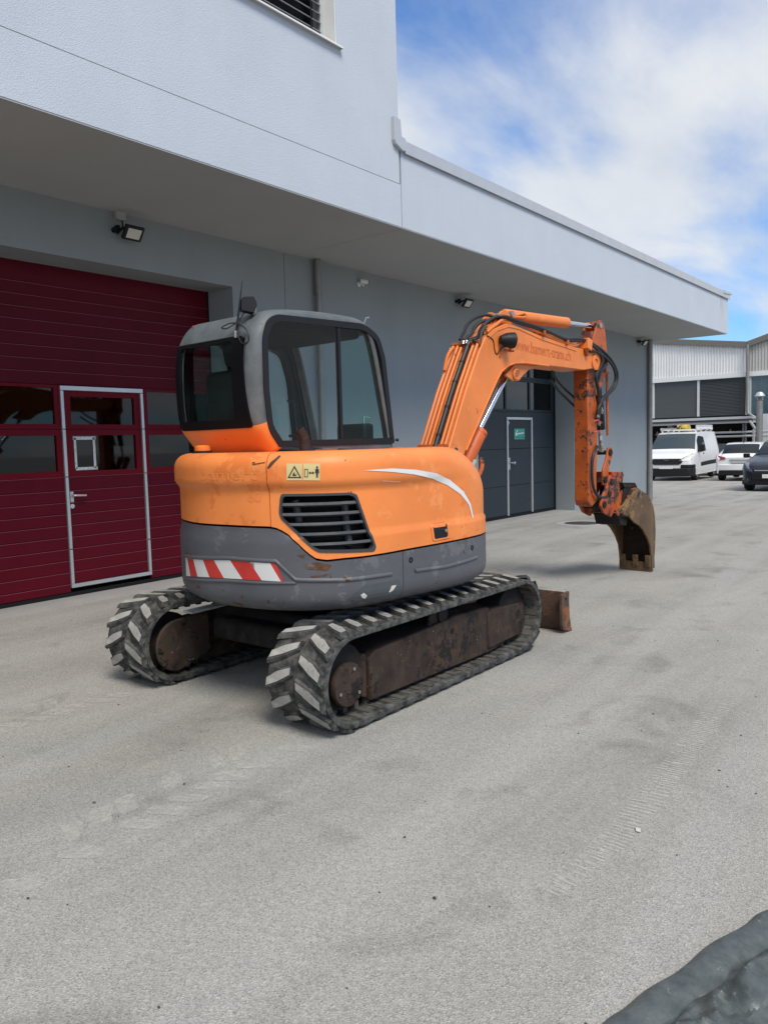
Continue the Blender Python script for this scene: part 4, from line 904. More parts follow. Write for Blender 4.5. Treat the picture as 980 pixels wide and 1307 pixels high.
# tilt coupler between quick coupler and bucket
tl = rpoly(xz([(789, 657), (795, 640), (797, 620), (811, 619), (813, 624), (803, 652), (799, 671), (792, 670)], BY-.15), .008)
mb = MB(); mb.prism(tl, BY-.15, BY+.13); tco = hb('tilt_coupler', mb, grime, bevel=.01)
t1 = rpoly(xz([(789, 630), (796, 622), (800, 628), (797, 643), (789, 650), (784, 652)], BY-.12), .01); mb = MB(); mb.prism(t1, BY-.13, BY-.02); hb('tilt_cover', mb, orange_d, tco)
t1 = rpoly(xz([(793, 655), (803, 631), (807.5, 623), (810, 625), (806, 637), (798, 657)], BY-.17), .004); mb = MB(); mb.prism(t1, BY-.178, BY-.13); hb('tilt_flange', mb, orange_v, tco)
t1 = rpoly(xz([(793, 616), (809, 616), (812, 622), (796, 622)], BY-.15), .004); mb = MB(); mb.prism(t1, BY-.158, BY+.135); hb('tilt_top', mb, grime, tco, bevel=.006)
mb = MB(); p = hp(787.5, 655, BY-.17); mb.lathe([(.03, 0), (.03, .014), (.016, .018), (0, .016)], p, (0,-1,0), 14); hb('bolt', mb, orange_v, tco)
# bucket
yb0, yb1 = BY-.19, BY+.165
opn = [(800, 657), (808, 667), (814, 670.5), (819, 676), (825, 687), (828.5, 698), (830, 712), (830.5, 722)]
bck = [(812, 623), (817, 627), (823, 629.5), (828.5, 636.5), (832, 646), (834, 658), (835, 676), (834.5, 695), (833.5, 712), (834, 724.5)]
side = xz(bck, yb0)+xz(opn[::-1], yb0)
mb = MB(); mb.prism(side, yb0-.012, yb0+.008); bkt = hb('bucket', mb, rust_y, bevel=.003)
mb = MB(); mb.prism(side, yb1-.008, yb1+.012); hb('bucket_cheek', mb, rust_y, bkt, bevel=.003)
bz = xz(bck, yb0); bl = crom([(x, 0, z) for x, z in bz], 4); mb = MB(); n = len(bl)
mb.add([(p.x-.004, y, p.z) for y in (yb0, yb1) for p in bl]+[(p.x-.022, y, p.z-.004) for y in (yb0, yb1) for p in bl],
       [(i, i+1, n+i+1, n+i) for i in range(n-1)]+[(2*n+i, 3*n+i, 3*n+i+1, 2*n+i+1) for i in range(n-1)]+[(n-1, 3*n-1, 4*n-1, 2*n-1)]); mb.m = [0]*(n-1)+[1]*(n-1)+[0]; hb('bucket_shell', mb, [rust_y, mat('shaded_bucket_steel', (.030,.022,.015), .9, var=.4, vscale=7, spec=.15, spots=[((.10,.065,.035), 10, .62)])], bkt, recalc=False)  # inner face coloured near-black for the cavity's shade, with brown spots
mb = MB(); hd_ = xz([(792, 655), (812, 622), (822, 629), (812, 640), (801, 660)], yb0); mb.prism(hd_, yb0-.006, yb1+.006); hb('bucket_head', mb, rust_y, bkt, bevel=.006)
tx, tz = hxz(832, 722, yb0)
mb = MB(); mb.obox((tx-.02, (yb0+yb1)/2, tz-.01), (.012, 0, 0), (0, (yb1-yb0)/2+.015, 0), (.0, 0, .05)); hb('cutting_edge', mb, rust_y, bkt, bevel=.004)
for yy in (yb0+.035, (yb0+yb1)/2, yb1-.035):
    mb = MB(); mb.prism([(tx-.055, tz+.115), (tx-.03, tz+.12), (tx+.004, tz-.05), (tx-.012, tz-.058), (tx-.05, tz+.0)], yy-.03, yy+.03); hb('tooth', mb, rust_y, bkt, bevel=.006)

# ---- hydraulic pipes and hoses on the boom
def on_back(px, py, lift):                               # just off the rear face of the lower boom
    return px, py, lift
pipe_parent = boom
# rear-face pipes: lie on the boom's rear/top edge, spread across its width
edge = [hp(a, b, yr) for a, b in ((566, 592), (572, 575), (594, 500), (612, 447), (618, 433))]
def backpt(t, y, lift):                                  # t: 0 foot .. 1 knee along the rear edge
    L = len(edge)-1; k = min(int(t*L), L-1); f = t*L-k; p = edge[k].lerp(edge[k+1], f); d = (edge[k+1]-edge[k]).normalized(); nn = Vector((-d.z, 0, d.x))
    if nn.x > 0: nn = -nn
    return Vector((p.x, y, p.z))+nn*lift
for i, (y, t0, t1) in enumerate(((yr+.022, .10, .93), (yr+.060, .12, .93), (yr+.135, .10, .72), (yr+.172, .10, .80), (yr+.212, .10, .86), (yr+.250, .08, .92))):
    mb = MB(); mb.tube([backpt(t0+(t1-t0)*k/8, y, .028) for k in range(9)], .0125, 10); hb('hydraulic_pipe', mb, orange_b, boom)
for t in (.26, .88):
    for ya, yb in ((yr+.0, yr+.08), (yr+.115, yr+.275)):
        a, b = backpt(t, ya, .030), backpt(t, yb, .030); mb = MB(); mb.tube([a, b], .020, 6); hb('pipe_clamp', mb, orange_d, boom)
mb = MB(); mb.tube([backpt(.16+.76*k/10, yr+.098, .042) for k in range(11)], .021, 10); hb('hose_sleeve', mb, hose_m, boom)
for k in range(5): a = backpt(.3+.12*k, yr+.098, .042); b = backpt(.31+.12*k, yr+.098, .042); mb = MB(); mb.tube([a, b], .024, 10); hb('hose_tie', mb, black_p, boom)
for y in (yr+.125, yr+.155):
    a = backpt(.19, y, .03); d = backpt(.24, y, .03); mb = MB(); mb.tube([a, a.lerp(d, .35), a.lerp(d, .4), a.lerp(d, .6), d], [.016, .016, .021, .021, .014], 10); hb('pipe_union', mb, steel, boom)
for y in (yr+.118, yr+.150):
    a = backpt(.84, y, .045); d = backpt(.91, y, .05); mb = MB(); mb.tube([a, a.lerp(d, .4), a.lerp(d, .45), a.lerp(d, .7), d], [.015, .015, .022, .022, .013], 10); hb('pipe_union', mb, steel, boom)
a = backpt(.80, yr+.235, .05); d = backpt(.62, yr+.24, .05); mb = MB(); mb.tube(crom([a, a.lerp(d, .4)+Vector((-.03, 0, 0)), d], 5), .013, 8); hb('hydraulic_pipe', mb, orange_b, boom)
mb = MB(); mb.tube([backpt(.66, yr+.262, .045), backpt(.78, yr+.262, .045)], .012, 8); hb('pipe_union', mb, steel, boom)
# hoses from the clamp over the knee
def hose(name, pts, r=.012, m=hose_m, parent=boom, k=6): mb = MB(); mb.tube(crom(pts, k), r, 8); return hb(name, mb, m, parent)
hose('hose', [backpt(.88, yr+.10, .06), hp(613, 430, yr+.06), hp(617, 416, yr+.06), hp(624, 409, yr+.05), hp(634, 404, yr+.03), hp(646, 404.5, yr-.01), hp(660, 409.5, yr-.01), hp(690, 419, yr-.01), hp(720, 432, yr-.01), hp(742, 433, yr-.01), hp(764, 444, yr-.02), hp(780, 460, yr-.03), hp(787.5, 478, yr-.03), hp(784, 494, yr-.02), hp(773, 506, yr), hp(764, 520, yr+.01), hp(762, 535, yr+.02)], .0145)
hose('hose', [backpt(.88, yr+.13, .06), hp(609, 430, yr+.10), hp(613, 420, yr+.10), hp(622, 412, yr+.08), hp(634, 407, yr+.05), hp(648, 407, yr+.0), hp(664, 413, yr-.005), hp(700, 424, yr-.005), hp(726, 435, yr-.005), hp(748, 436, yr-.01), hp(768, 452, yr-.03), hp(782, 468, yr-.03), hp(785, 484, yr-.02), hp(778, 498, yr), hp(768, 510, yr+.01), hp(764, 530, yr+.02)], .0135)
hose('hose', [backpt(.93, yr+.16, .05), hp(602, 425, yr+.14), hp(607, 416, yr+.14), hp(618, 409, yr+.10), hp(626, 412, yr+.06)], .014)
hose('hose', [backpt(.95, yr+.20, .05), hp(592, 423, yr+.20), hp(597, 413, yr+.20), hp(608, 405, yr+.17), hp(622, 402, yr+.12), hp(632, 406, yr+.08)], .013)
hose('hose', [backpt(.86, yr+.05, .06), hp(611, 436, yr+.03), hp(614, 424, yr+.03), hp(620, 416, yr+.02)], .016)
# pipes along the top of the outer boom
for y, dy in ((yr+.012, 0), (yr+.055, -2.2)):
    pts = [hp(621, 424+dy, y), hp(632, 415+dy, y), hp(648.6, 408+dy, y), hp(690, 425+dy, y), hp(722, 438.5+dy, y), hp(733, 441+dy, y), hp(742, 436+dy, y), hp(750, 437+dy, y)]
    mb = MB(); mb.tube(crom(pts, 4), .0135, 10); hb('hydraulic_pipe', mb, orange_b, boom)
for px, py in ((688, 427), (718, 439)): mb = MB(); mb.obox(hp(px, py-1, yr+.03), (.012, 0, -.003), (0, .06, 0), (.004, 0, .022)); hb('pipe_clamp', mb, orange_d, boom, bevel=.004)
mb = MB(); mb.obox(hp(747, 440, yr+.0), (.04, 0, -.01), (0, .05, 0), (.01, 0, .05)); hb('hose_manifold', mb, orange_b, boom, bevel=.006)
mb = MB(); mb.tube([hp(747, 445, yr-.02), hp(749, 454, yr-.02)], .018, 8); hb('hose_fitting', mb, orange_d, boom)
hose('hose', [hp(752, 448, yr-.01), hp(760, 449, yr-.02), hp(767, 454, yr-.03), hp(768, 463, yr-.03), hp(763, 474, yr-.01), hp(760, 482, yr), hp(763, 496, yr+.01), hp(764, 506, yr+.015)], .0155)
hose('hose', [hp(766, 452, yr-.0), hp(773, 458, yr-.01), hp(772, 466, yr-.01), hp(766, 476, yr), hp(763, 488, yr+.01)], .013)
# hoses from the stick to the coupler
hose('hose', [hp(762, 570, ys_-.02), hp(757, 580, ys_-.03), hp(755, 600, ys_-.03), hp(756.5, 620, ys_-.03), hp(761, 631, ys_-.035), hp(768, 635, ys_-.04), hp(775, 633, ys_-.05)], .015, parent=stick)
hose('hose', [hp(741, 577, BY+.085), hp(738, 600, BY+.12), hp(735.5, 622, BY+.13), hp(737, 633, BY+.13), hp(742, 635, BY+.11), hp(746, 631, BY+.09)], .015, parent=stick)
hose('hose', [hp(704, 473, BY+.09), hp(709, 483, BY+.10), hp(720, 496, BY+.11), hp(732, 507, BY+.10), hp(740, 515, BY+.08)], .0125)
hose('hose', [hp(703, 485, BY+.09), hp(713, 499, BY+.10), hp(726, 512, BY+.11), hp(735, 521, BY+.10), hp(741, 528, BY+.08)], .0125)
hose('hose', [hp(763, 505, ys_-.02), hp(765, 520, ys_-.025), hp(763, 534, ys_-.02)], .020, parent=stick)
hose('hose', [hp(766, 505, ys_-.0), hp(768, 520, ys_-.01), hp(770, 548, ys_-.0)], .018, parent=stick)
for (a, b) in (((762, 529), (763, 534)), ((763.5, 537), (764.5, 543)), ((765, 549), (766, 556)), ((767, 562), (768, 577)), ((767, 520), (768, 528))):
    p, q = hp(*a, ys_-.03), hp(*b, ys_-.03); mb = MB(); mb.tube([p, p.lerp(q, .3), p.lerp(q, .35), p.lerp(q, .65), p.lerp(q, .7), q], [.012, .012, .019, .019, .012, .012], 8); hb('hose_coupling', mb, steel, stick)
redp = mat('red_bracket', (.45,.025,.018), .5)
for py in (538, 552): mb = MB(); mb.tube([hp(757, py, ys_-.02), hp(763, py-2, ys_-.05), hp(768, py+2, ys_-.02)], .006, 6); hb('hose_bracket', mb, redp, stick)
for px, py in ((736, 542), (737, 560)):
    mb = MB(); a = hp(px, py, BY+.10); mb.tube([a+Vector((.04, -.01, .055)), a+Vector((-.01, .0, .03)), a+Vector((-.02, 0, -.03)), a+Vector((.02, 0, -.02)), a+Vector((.03, 0, .04))], .006, 6); hb('hose_bracket', mb, black_p, stick)
mb = MB(); p = hp(740.5, 576, BY+.08); mb.lathe([(.022, 0), (.022, .05)], p, (0,1,.2), 12); hb('hose_fitting', mb, redp, stick)
# swing post at the boom foot
mb = MB(); mb.lathe([(.16, 0), (.16, .75)], (.86, BY, .50), (0,0,1), 20); hb('swing_post', mb, orange_d, bevel=.01)
mb = MB(); mb.box((.78, BY-.16, .95), (1.30, BY-.10, 1.20)); mb.box((.78, BY+.10, .95), (1.30, BY+.16, 1.20)); hb('boom_bracket', mb, orange_d, bevel=.02)
# hoses at the foot
for i in range(5):
    y = yr+.03+.05*i; hose('hose', [backpt(.12, y, .03), backpt(.04, y, .06), Vector((1.0, y-.02, 1.35)), Vector((.86, y-.02, 1.30))], .015)
hose('hose', [backpt(.14, yr+.09, .05), hp(571, 571, yr+.05), hp(578, 572, yr+.02), hp(583, 580, yr-.01), hp(584, 590, yr-.02)], .018)
hose('hose', [backpt(.22, yr+.10, .05), hp(565, 560, yr+.08), hp(573, 567, yr+.04), hp(583, 575, yr)], .016)

# ================================================================== UNDERCARRIAGE (track heading follows the building)
XR, XF, ZC, RB = 2.985, 4.765, .270, .246               # wheel centres, centre height, belt outer radius (lugs on top)
def wl_(x, y, z): return (x-EX_O.x, y-EX_O.y, z)
Lst = XF-XR; PER = 2*Lst+2*math.pi*RB
def belt(t):                                            # t in 0..PER along the belt -> (x, z), outward normal, tangent
    t %= PER
    if t < Lst: return (XR+t, ZC+RB), (0, 1), (1, 0)
    t -= Lst
    if t < math.pi*RB: a = math.pi/2-t/RB; return (XF+RB*math.cos(a), ZC+RB*math.sin(a)), (math.cos(a), math.sin(a)), (math.sin(a), -math.cos(a))
    t -= math.pi*RB
    if t < Lst: return (XF-t, ZC-RB), (0, -1), (-1, 0)
    t -= Lst; a = -math.pi/2-t/RB; return (XR+RB*math.cos(a), ZC+RB*math.sin(a)), (math.cos(a), math.sin(a)), (math.sin(a), -math.cos(a))
NL = 40
def make_lug(mirror):
    # trapezoid block, wide on the outer rim, swept; local x = along belt, y = across (0 centre .. +.185 rim), z = outward
    sg_ = -1 if mirror else 1
    lo = [(-.014, .008), (.056, .008), (.018, .12), (-.030, .199), (-.104, .199), (-.066, .10)]; hi = [(-.004, .016), (.044, .016), (.009, .118), (-.036, .188), (-.088, .188), (-.053, .102)]
    vs = [(a, b*sg_, -.004) for a, b in lo]+[(a, b*sg_, .024) for a, b in hi]
    fs = [tuple(range(6, 12))]+[(i, (i+1) % 6, 6+(i+1) % 6, 6+i) for i in range(6)]
    if mirror: fs = [f[::-1] for f in fs]
    mb = MB(); mb.add(vs, fs[:1], 1); mb.f += fs[1:]; mb.m += [0]*6
    me = mb.mesh('lug', [rubber, rub_d], 0)
    bm = bmesh.new(); bm.from_mesh(me); bmesh.ops.bevel(bm, geom=[e for e in bm.edges if all(v.co.z > .01 for v in e.verts)], offset=.006, segments=2, affect='EDGES'); bm.to_mesh(me); bm.free()
    me.shade_smooth(); me.set_sharp_from_angle(angle=R(50)); return me
LUG = [make_lug(False), make_lug(True)]
for ti, (ya, yb) in enumerate(((2.59, 2.99), (4.06, 4.46))):
    ym = (ya+yb)/2; mb = MB(); n = 120; vs = []
    sec = [(-.200, -.004), (-.198, .002), (-.19, .004), (.19, .004), (.198, .002), (.200, -.004), (.200, -.026), (.19, -.032), (-.19, -.032), (-.200, -.026)]
    for k in range(n):
        (x, z), (nx, nz), _t = belt(PER*k/n)
        vs += [wl_(x+nx*h_, ym+y_, z+nz*h_) for y_, h_ in sec]
    q = len(sec); fs = [(k*q+j, k*q+(j+1) % q, ((k+1) % n)*q+(j+1) % q, ((k+1) % n)*q+j) for k in range(n) for j in range(q)]
    mb.add(vs, fs); tr = mb.build('track', rubber, ex, smooth=50, recalc=True)
    for k in range(NL):
        for s_ in (0, 1):
            (x, z), (nx, nz), (tx_, tz_) = belt(PER*(k+.5*s_)/NL+.05)
            o = bpy.data.objects.new('lug', LUG[s_]); COL.objects.link(o); o.parent = tr
            c = wl_(x, ym, z)
            sgx = 1
            o.matrix_local = Matrix(((tx_, 0, nx, c[0]), (0, 1, 0, c[1]), (tz_, 0, nz, c[2]), (0, 0, 0, 1)))
    # inner guide nubs, too small to pick apart
    mb = MB(); m_n = 56
    for k in range(m_n):
        (x, z), (nx, nz), (tx_, tz_) = belt(PER*k/m_n)
        for yo in (-.055, .055): mb.obox(wl_(x-nx*.050, ym+yo, z-nz*.050), (tx_*.016, 0, tz_*.016), (0, .013, 0), (nx*.022, 0, nz*.022))
        mb.obox(wl_(x-nx*.034, ym, z-nz*.034), (tx_*.02, 0, tz_*.02), (0, .17, 0), (nx*.004, 0, nz*.004))
    gn = mb.build('guide_nubs', inner_d, tr, smooth=0); gn['kind'] = 'stuff'
    # frame, sprocket, idler, rollers
    s_ = -1 if ti == 0 else 1                            # outer side
    yo = ym+s_*.115; yi = ym-s_*.13
    ylo, yhi = min(yo, yi), max(yo, yi)
    fp = [(3.19, .085), (3.19, .315), (3.235, .355), (3.95, .385), (4.0, .40), (4.42, .385), (4.45, .355), (4.62, .345), (4.64, .10), (4.44, .075)]
    mb = MB(); mb.prism([(a-EX_O.x, b) for a, b in fp], ylo-EX_O.y, yhi-EX_O.y); fr = mb.build('track_frame', rust, ex, bevel=.012)
    fp2 = [(4.40, .105), (4.40, .335), (4.46, .365), (4.86, .34), (4.90, .30), (4.90, .17), (4.84, .12)]
    ysl = sorted((yo+s_*.012, yi-s_*.002)); mb = MB(); mb.prism([(a-EX_O.x, b) for a, b in fp2], ysl[0]-EX_O.y, ysl[1]-EX_O.y); mb.build('idler_fork', rust, fr, bevel=.01)
    mb = MB(); mb.prism([(a-EX_O.x, b) for a, b in [(3.14, .12), (3.14, .36), (3.185, .345), (3.185, .10)]], ylo-EX_O.y+.02, yhi-EX_O.y-.02); mb.build('frame_end', rust, fr, bevel=.008)
    mb = MB(); mb.prism([(a-EX_O.x, b) for a, b in [(3.78, .375), (3.80, .44), (3.84, .455), (3.90, .44), (3.93, .39)]], yo-s_*.05-EX_O.y, yo-s_*.03-EX_O.y); mb.build('roller_bracket', rust, fr, bevel=.005)
    mb = MB(); mb.lathe([(.05, -.10), (.05, .10)], wl_(3.92, ym, .425), (0,1,0), 18); mb.build('carrier_roller', grime, fr)
    for xh in (3.99,): mb = MB(); mb.lathe([(.018, 0), (.018, .002), (0, .002)], wl_(xh, yo, .31), (0, s_, 0), 14); mb.build('frame_hole', black_r, fr)
    for xr_ in (3.45, 3.85, 4.25): mb = MB(); mb.lathe([(.05, -.10), (.06, -.09), (.06, -.06), (.045, -.05), (.045, .05), (.06, .06), (.06, .09), (.05, .10)], wl_(xr_, ym, .125), (0,1,0), 20); mb.build('road_roller', grime, fr)
    mb = MB(); mb.lathe([(.10, -.10), (.175, -.09), (.175, -.05), (.12, -.04), (.12, .04), (.175, .05), (.175, .09), (.10, .10)], wl_(XR, ym, ZC), (0,1,0), 28); sp = mb.build('drive_sprocket', grime, ex)
    mb = MB(); mb.lathe([(.115, -.02), (.118, .0), (.112, .012), (.108, .014), (0, .016)], wl_(XR, yo+s_*.02, ZC-.035), (0, s_, 0), 28); cv = mb.build('sprocket_cover', rust, sp)
    for a in (1.2, 3.5, 5.6): mb = MB(); mb.lathe([(.010, 0), (.010, .006), (0, .007)], wl_(XR+.085*math.cos(a), yo+s_*.036, ZC-.035+.085*math.sin(a)), (0, s_, 0), 8); mb.build('bolt', steel, sp)
    mb = MB(); mb.lathe([(.06, -.12), (.19, -.09), (.198, -.03), (.198, .03), (.19, .09), (.06, .12)], wl_(XF, ym, ZC), (0,1,0), 32); mb.build('idler_wheel', grime, ex)
# painted mark on the near frame
mk = mat('paint_mark', (.65,.65,.62), .7)
mb = MB(); mb.box((3.232-EX_O.x, 2.683-EX_O.y, .268), (3.240-EX_O.x, 2.6845-EX_O.y, .305)); mb.box((3.232-EX_O.x, 2.683-EX_O.y, .297), (3.256-EX_O.x, 2.6845-EX_O.y, .305)); mb.box((3.27-EX_O.x, 2.683-EX_O.y, .270), (3.278-EX_O.x, 2.6845-EX_O.y, .305)); mb.build('paint_mark', mk, ex, smooth=0)
# cover plate on the inner side of the far drive
mb = MB(); pp = [(2.985+.165*math.cos(a), .245+.165*math.sin(a)) for a in [math.pi/2+math.pi*k/14 for k in range(15)]]+[(3.20, .14), (3.235, .17), (3.235, .42)]
mb.prism([(a-EX_O.x, b) for a, b in pp], 4.06+.005-EX_O.y, 4.09-EX_O.y); cp = mb.build('motor_cover', rust, ex, bevel=.01)
for a, b in ((3.02, .395), (3.20, .39), (2.85, .245), (3.04, .115), (3.215, .19)):
    mb = MB(); mb.lathe([(.020, 0), (.020, .01), (.012, .011), (.012, .018), (0, .018)], wl_(a, 4.065, b), (0,-1,0), 12); mb.build('bolt', rust, cp)
mb = MB(); mb.prism([(a-EX_O.x, b) for a, b in [(3.02, .448), (3.02, .462), (3.62, .470), (3.62, .456)]], 3.965-EX_O.y, 4.052-EX_O.y)
pl_ = mb.build('step_plate', mat('dusty_plate', (.36,.355,.34), .85, var=.15, vscale=8), ex, bevel=.002)
# centre frame, slew ring
mb = MB(); mb.box((-.50, -.62, .30), (.55, .62, .46)); mb.box((-.62, -.45, .26), (.62, .45, .40)); mb.build('centre_frame', grime, ex, bevel=.03)
mb = MB(); mb.lathe([(.40, .44), (.42, .46), (.42, .585), (.38, .60)], (0,0,0), (0,0,1), 40); mb.build('slew_ring', grime, ex)
# dozer blade
bpf = [(5.535, .005), (5.50, .10), (5.485, .20), (5.495, .285), (5.515, .305), (5.475, .315), (5.455, .20), (5.47, .08), (5.51, .0)]
bpf = [(a-EX_O.x, b) for a, b in bpf]
mb = MB(); mb.prism(bpf, 2.66-EX_O.y, 4.44-EX_O.y); bl_ = mb.build('dozer_blade', rust_b, ex, bevel=.004)
ep_ = [(5.40, .30), (5.52, .315), (5.515, .25), (5.525, .12), (5.56, .0), (5.545, -.0), (5.42, .03), (5.395, .10)]
for yy in (2.62, 4.44): mb = MB(); mb.prism([(a-EX_O.x, b) for a, b in ep_], yy-EX_O.y, yy+.025-EX_O.y); mb.build('blade_end', rust_b, bl_, bevel=.003)
mb = MB(); mb.lathe([(.012, 0), (.012, .002), (0, .002)], wl_(5.46, 2.62, .265), (0,-1,0), 10); mb.build('blade_hole', black_r, bl_)
for yy in (3.05, 3.95): mb = MB(); mb.obox(wl_(5.0, yy, .22), (.48, 0, -.03), (0, .05, 0), (0, 0, .06)); mb.build('blade_arm', rust, bl_, bevel=.01)

# ================================================================== VEHICLES
white_car = mat('white_car_paint', (.74, .75, .76), .28, coat=.6, var=.02)
navy_car = mat('dark_blue_car_paint', (.008, .010, .018), .3, coat=.35)
grey_car = mat('dark_grey_car_paint', (.03, .032, .035), .28, coat=.7)
trim = mat('black_bumper_plastic', (.009, .010, .012), .6, spec=.3)
carglass = mat('car_window_glass', (.008, .011, .013), .05, spec=.55)
vanglass = mat('van_window_glass', (.040, .055, .062), .06, spec=.6)
tyre_m = mat('tyre', (.016, .016, .016), .8); rim_m = mat('wheel_rim', (.30,.31,.32), .4, .7)
lamp_m = mat('headlight_glass', (.10,.11,.115), .2, .1, coat=.4); tail_m = mat('tail_light', (.28,.012,.02), .2, coat=.5)
plate_m = mat('number_plate', (.70,.70,.68), .5); silver = mat('silver_trim', (.60,.61,.62), .25, .8)
def cr1(a, b, c, d, t): return .5*((2*b)+(c-a)*t+(2*a-5*b+4*c-d)*t*t+(3*b-a-3*c+d)*t**3)
class Car:
    def __init__(s, st, zb):                             # stations: (x, half width, belt z, half width at top, top z, bottom z)
        s.st = []
        for (x, hw, zbelt, wt, zt, zb_) in st:
            s.st.append([(x, 0, zb_), (x, hw*.90, zb_), (x, hw, zb_+.10), (x, hw*1.0, (zb_+zbelt)*.5), (x, hw*.985, zbelt), (x, wt, zt-.08), (x, wt*.90, zt-.015), (x, 0, zt)])
        s.nu, s.nv = len(st)-1, 7
    def P(s, u, v, sg=1, off=0):
        def raw(u, v):
            i = min(int(u), s.nu-1); t = u-i; j = min(int(v), s.nv-1); q = v-j
            def row(k):
                r = s.st[max(0, min(s.nu, k))]
                pt = [r[max(0, min(s.nv, j+e))] for e in (-1, 0, 1, 2)]
                return [cr1(*[p[c] for p in pt], q) for c in range(3)]
            R_ = [row(i+e) for e in (-1, 0, 1, 2)]
            return Vector([cr1(*[r[c] for r in R_], t) for c in range(3)])
        p = raw(u, v)
        if off:
            e = .02; a = raw(min(s.nu, u+e), v)-raw(max(0, u-e), v); b = raw(u, min(s.nv, v+e))-raw(u, max(0, v-e)); n = a.cross(b)
            if n.length > 1e-9:
                n.normalize()
                if n.y < -1e-3 or (abs(n.y) <= 1e-3 and n.z < 0): n = -n
                if p.z > 1.0 and n.z < -.2: n = -n
                p = p+n*off
        p.y = abs(p.y)*sg; return p
    def body(s, name, m, parent):
        mb = MB(); U, V = s.nu*4, s.nv*4
        for sg in (1, -1):
            vs = [s.P(i/4, j/4, sg) for i in range(U+1) for j in range(V+1)]
            fs = [(i*(V+1)+j, (i+1)*(V+1)+j, (i+1)*(V+1)+j+1, i*(V+1)+j+1) for i in range(U) for j in range(V)]
            mb.add(vs, fs if sg > 0 else [f[::-1] for f in fs])
        for k in (0, s.nu):
            ring = [s.P(k, j/4, 1) for j in range(V+1)]+[s.P(k, j/4, -1) for j in range(V, -1, -1)]; mb.add(ring, [tuple(range(len(ring)))])
        o = mb.build(name, m, parent, smooth=60); bm = bmesh.new(); bm.from_mesh(o.data); bmesh.ops.remove_doubles(bm, verts=bm.verts, dist=.001); bmesh.ops.recalc_face_normals(bm, faces=bm.faces); bm.to_mesh(o.data); bm.free()
        o.data.shade_smooth(); o.data.set_sharp_from_angle(angle=R(40)); return o
    def patch(s, name, poly, m, parent, off=.012, sides=(1, -1), step=.3, join=True):
        mb = MB()
        for sg in sides:
            q = sheet(poly, [], step, lambda u, v, o_: s.P(u, v, sg, off+o_), sg < 0, 0)
            mb.add(q.v, q.f)
            if not join: mb.build(name, m, parent, smooth=60, recalc=True); mb = MB()
        if join: return mb.build(name, m, parent, smooth=60, recalc=True)
def wheels(parent, xs_, hw, r=.33, w_=.21):
    for x in xs_:
        for sg in (1, -1):
            mb = MB(); mb.lathe([(r*.62, -.02), (r*.66, .0), (r*.95, .0), (r, -.03), (r, -w_+.03), (r*.95, -w_), (r*.5, -w_)], (x, sg*hw, r), (0, sg, 0), 24); wh = mb.build('wheel', tyre_m, parent)
            mb = MB(); mb.lathe([(r*.62, -.03), (r*.60, -.005), (r*.25, -.03), (r*.12, -.01), (0, -.008)], (x, sg*hw, r), (0, sg, 0), 20); mb.build('rim', rim_m, wh)
            mb = MB(); aa = [(r*1.18*math.cos(t), r*1.18*math.sin(t)) for t in [math.pi*k/12-.15 for k in range(0, 14)]]
            mb.add([(x+a, sg*(hw+.004), r+b) for a, b in aa]+[(x, sg*(hw+.004), r-.05)], [(k, k+1, len(aa)) for k in range(len(aa)-1)]); mb.build('wheel_arch', trim, parent, smooth=0)
def place(o, px, py, rz, ref=(0, 0)):                    # put local point ref of a vehicle on the ground seen at a photo pixel
    g_ = ground(px, py); c, s_ = math.cos(rz), math.sin(rz)
    o.location = (g_.x-(ref[0]*c-ref[1]*s_), g_.y-(ref[0]*s_+ref[1]*c), gz(g_.x)); o.rotation_euler = (0, 0, rz)
    return o
# ---- white panel van, nose towards the camera
van = empty('panel_van')
V = Car([(2.49, .70, .78, .60, .86, .24), (2.42, .88, .86, .72, .98, .22), (2.18, .965, .98, .84, 1.10, .22), (1.72, .985, 1.10, .88, 1.25, .22), (1.30, .99, 1.10, .82, 1.58, .22), (.92, .99, 1.10, .765, 1.86, .22), (.55, .99, 1.12, .765, 1.95, .22), (-.6, .99, 1.16, .79, 1.975, .22), (-2.2, .985, 1.16, .79, 1.96, .24), (-2.46, .95, 1.14, .77, 1.90, .30)], .22)
V.body('body', white_car, van)
V.patch('windscreen', [(3.12, 5.55), (3.12, 7), (5.15, 7), (5.15, 5.7), (4.9, 5.35), (3.3, 5.3)], vanglass, van)
V.patch('side_window', [(3.25, 4.02), (6.45, 4.06), (6.5, 4.75), (5.6, 4.88), (4.5, 4.82)], carglass, van, join=False)
mb = MB(); bp_ = [(1.98, -1.01), (2.34, -1.0), (2.51, -.86), (2.57, -.52), (2.585, 0), (2.57, .52), (2.51, .86), (2.34, 1.0), (1.98, 1.01)]; mb.prism(bp_, .20, .52, 'z'); mb.prism([(2.0, -1.01), (2.335, -.995), (2.50, -.84), (2.53, -.55), (2.0, -.50)], .52, .66, 'z'); mb.prism([(2.0, 1.01), (2.335, .995), (2.50, .84), (2.53, .55), (2.0, .50)], .52, .66, 'z'); mb.build('bumper', trim, van, bevel=.03)
for sg in (1, -1):
    q_ = [(2.505, .50, .83), (2.47, .66, .94), (2.34, .82, 1.02), (2.10, .955, 1.10), (2.08, .995, 1.03), (2.34, .955, .86), (2.46, .80, .80)]
    mb = MB(); mb.add([(a+.02, sg*b, c) for a, b, c in q_]+[(a-.12, sg*(b-.10), c) for a, b, c in q_], [tuple(range(7)) if sg < 0 else tuple(range(6, -1, -1))]+[(i, (i+1) % 7, 7+(i+1) % 7, 7+i) for i in range(7)]); mb.build('headlight', lamp_m, van, recalc=True)
V.patch('side_moulding', [(4.6, 2.75), (8.6, 2.75), (8.6, 3.15), (4.6, 3.15)], trim, van, .010, join=False)
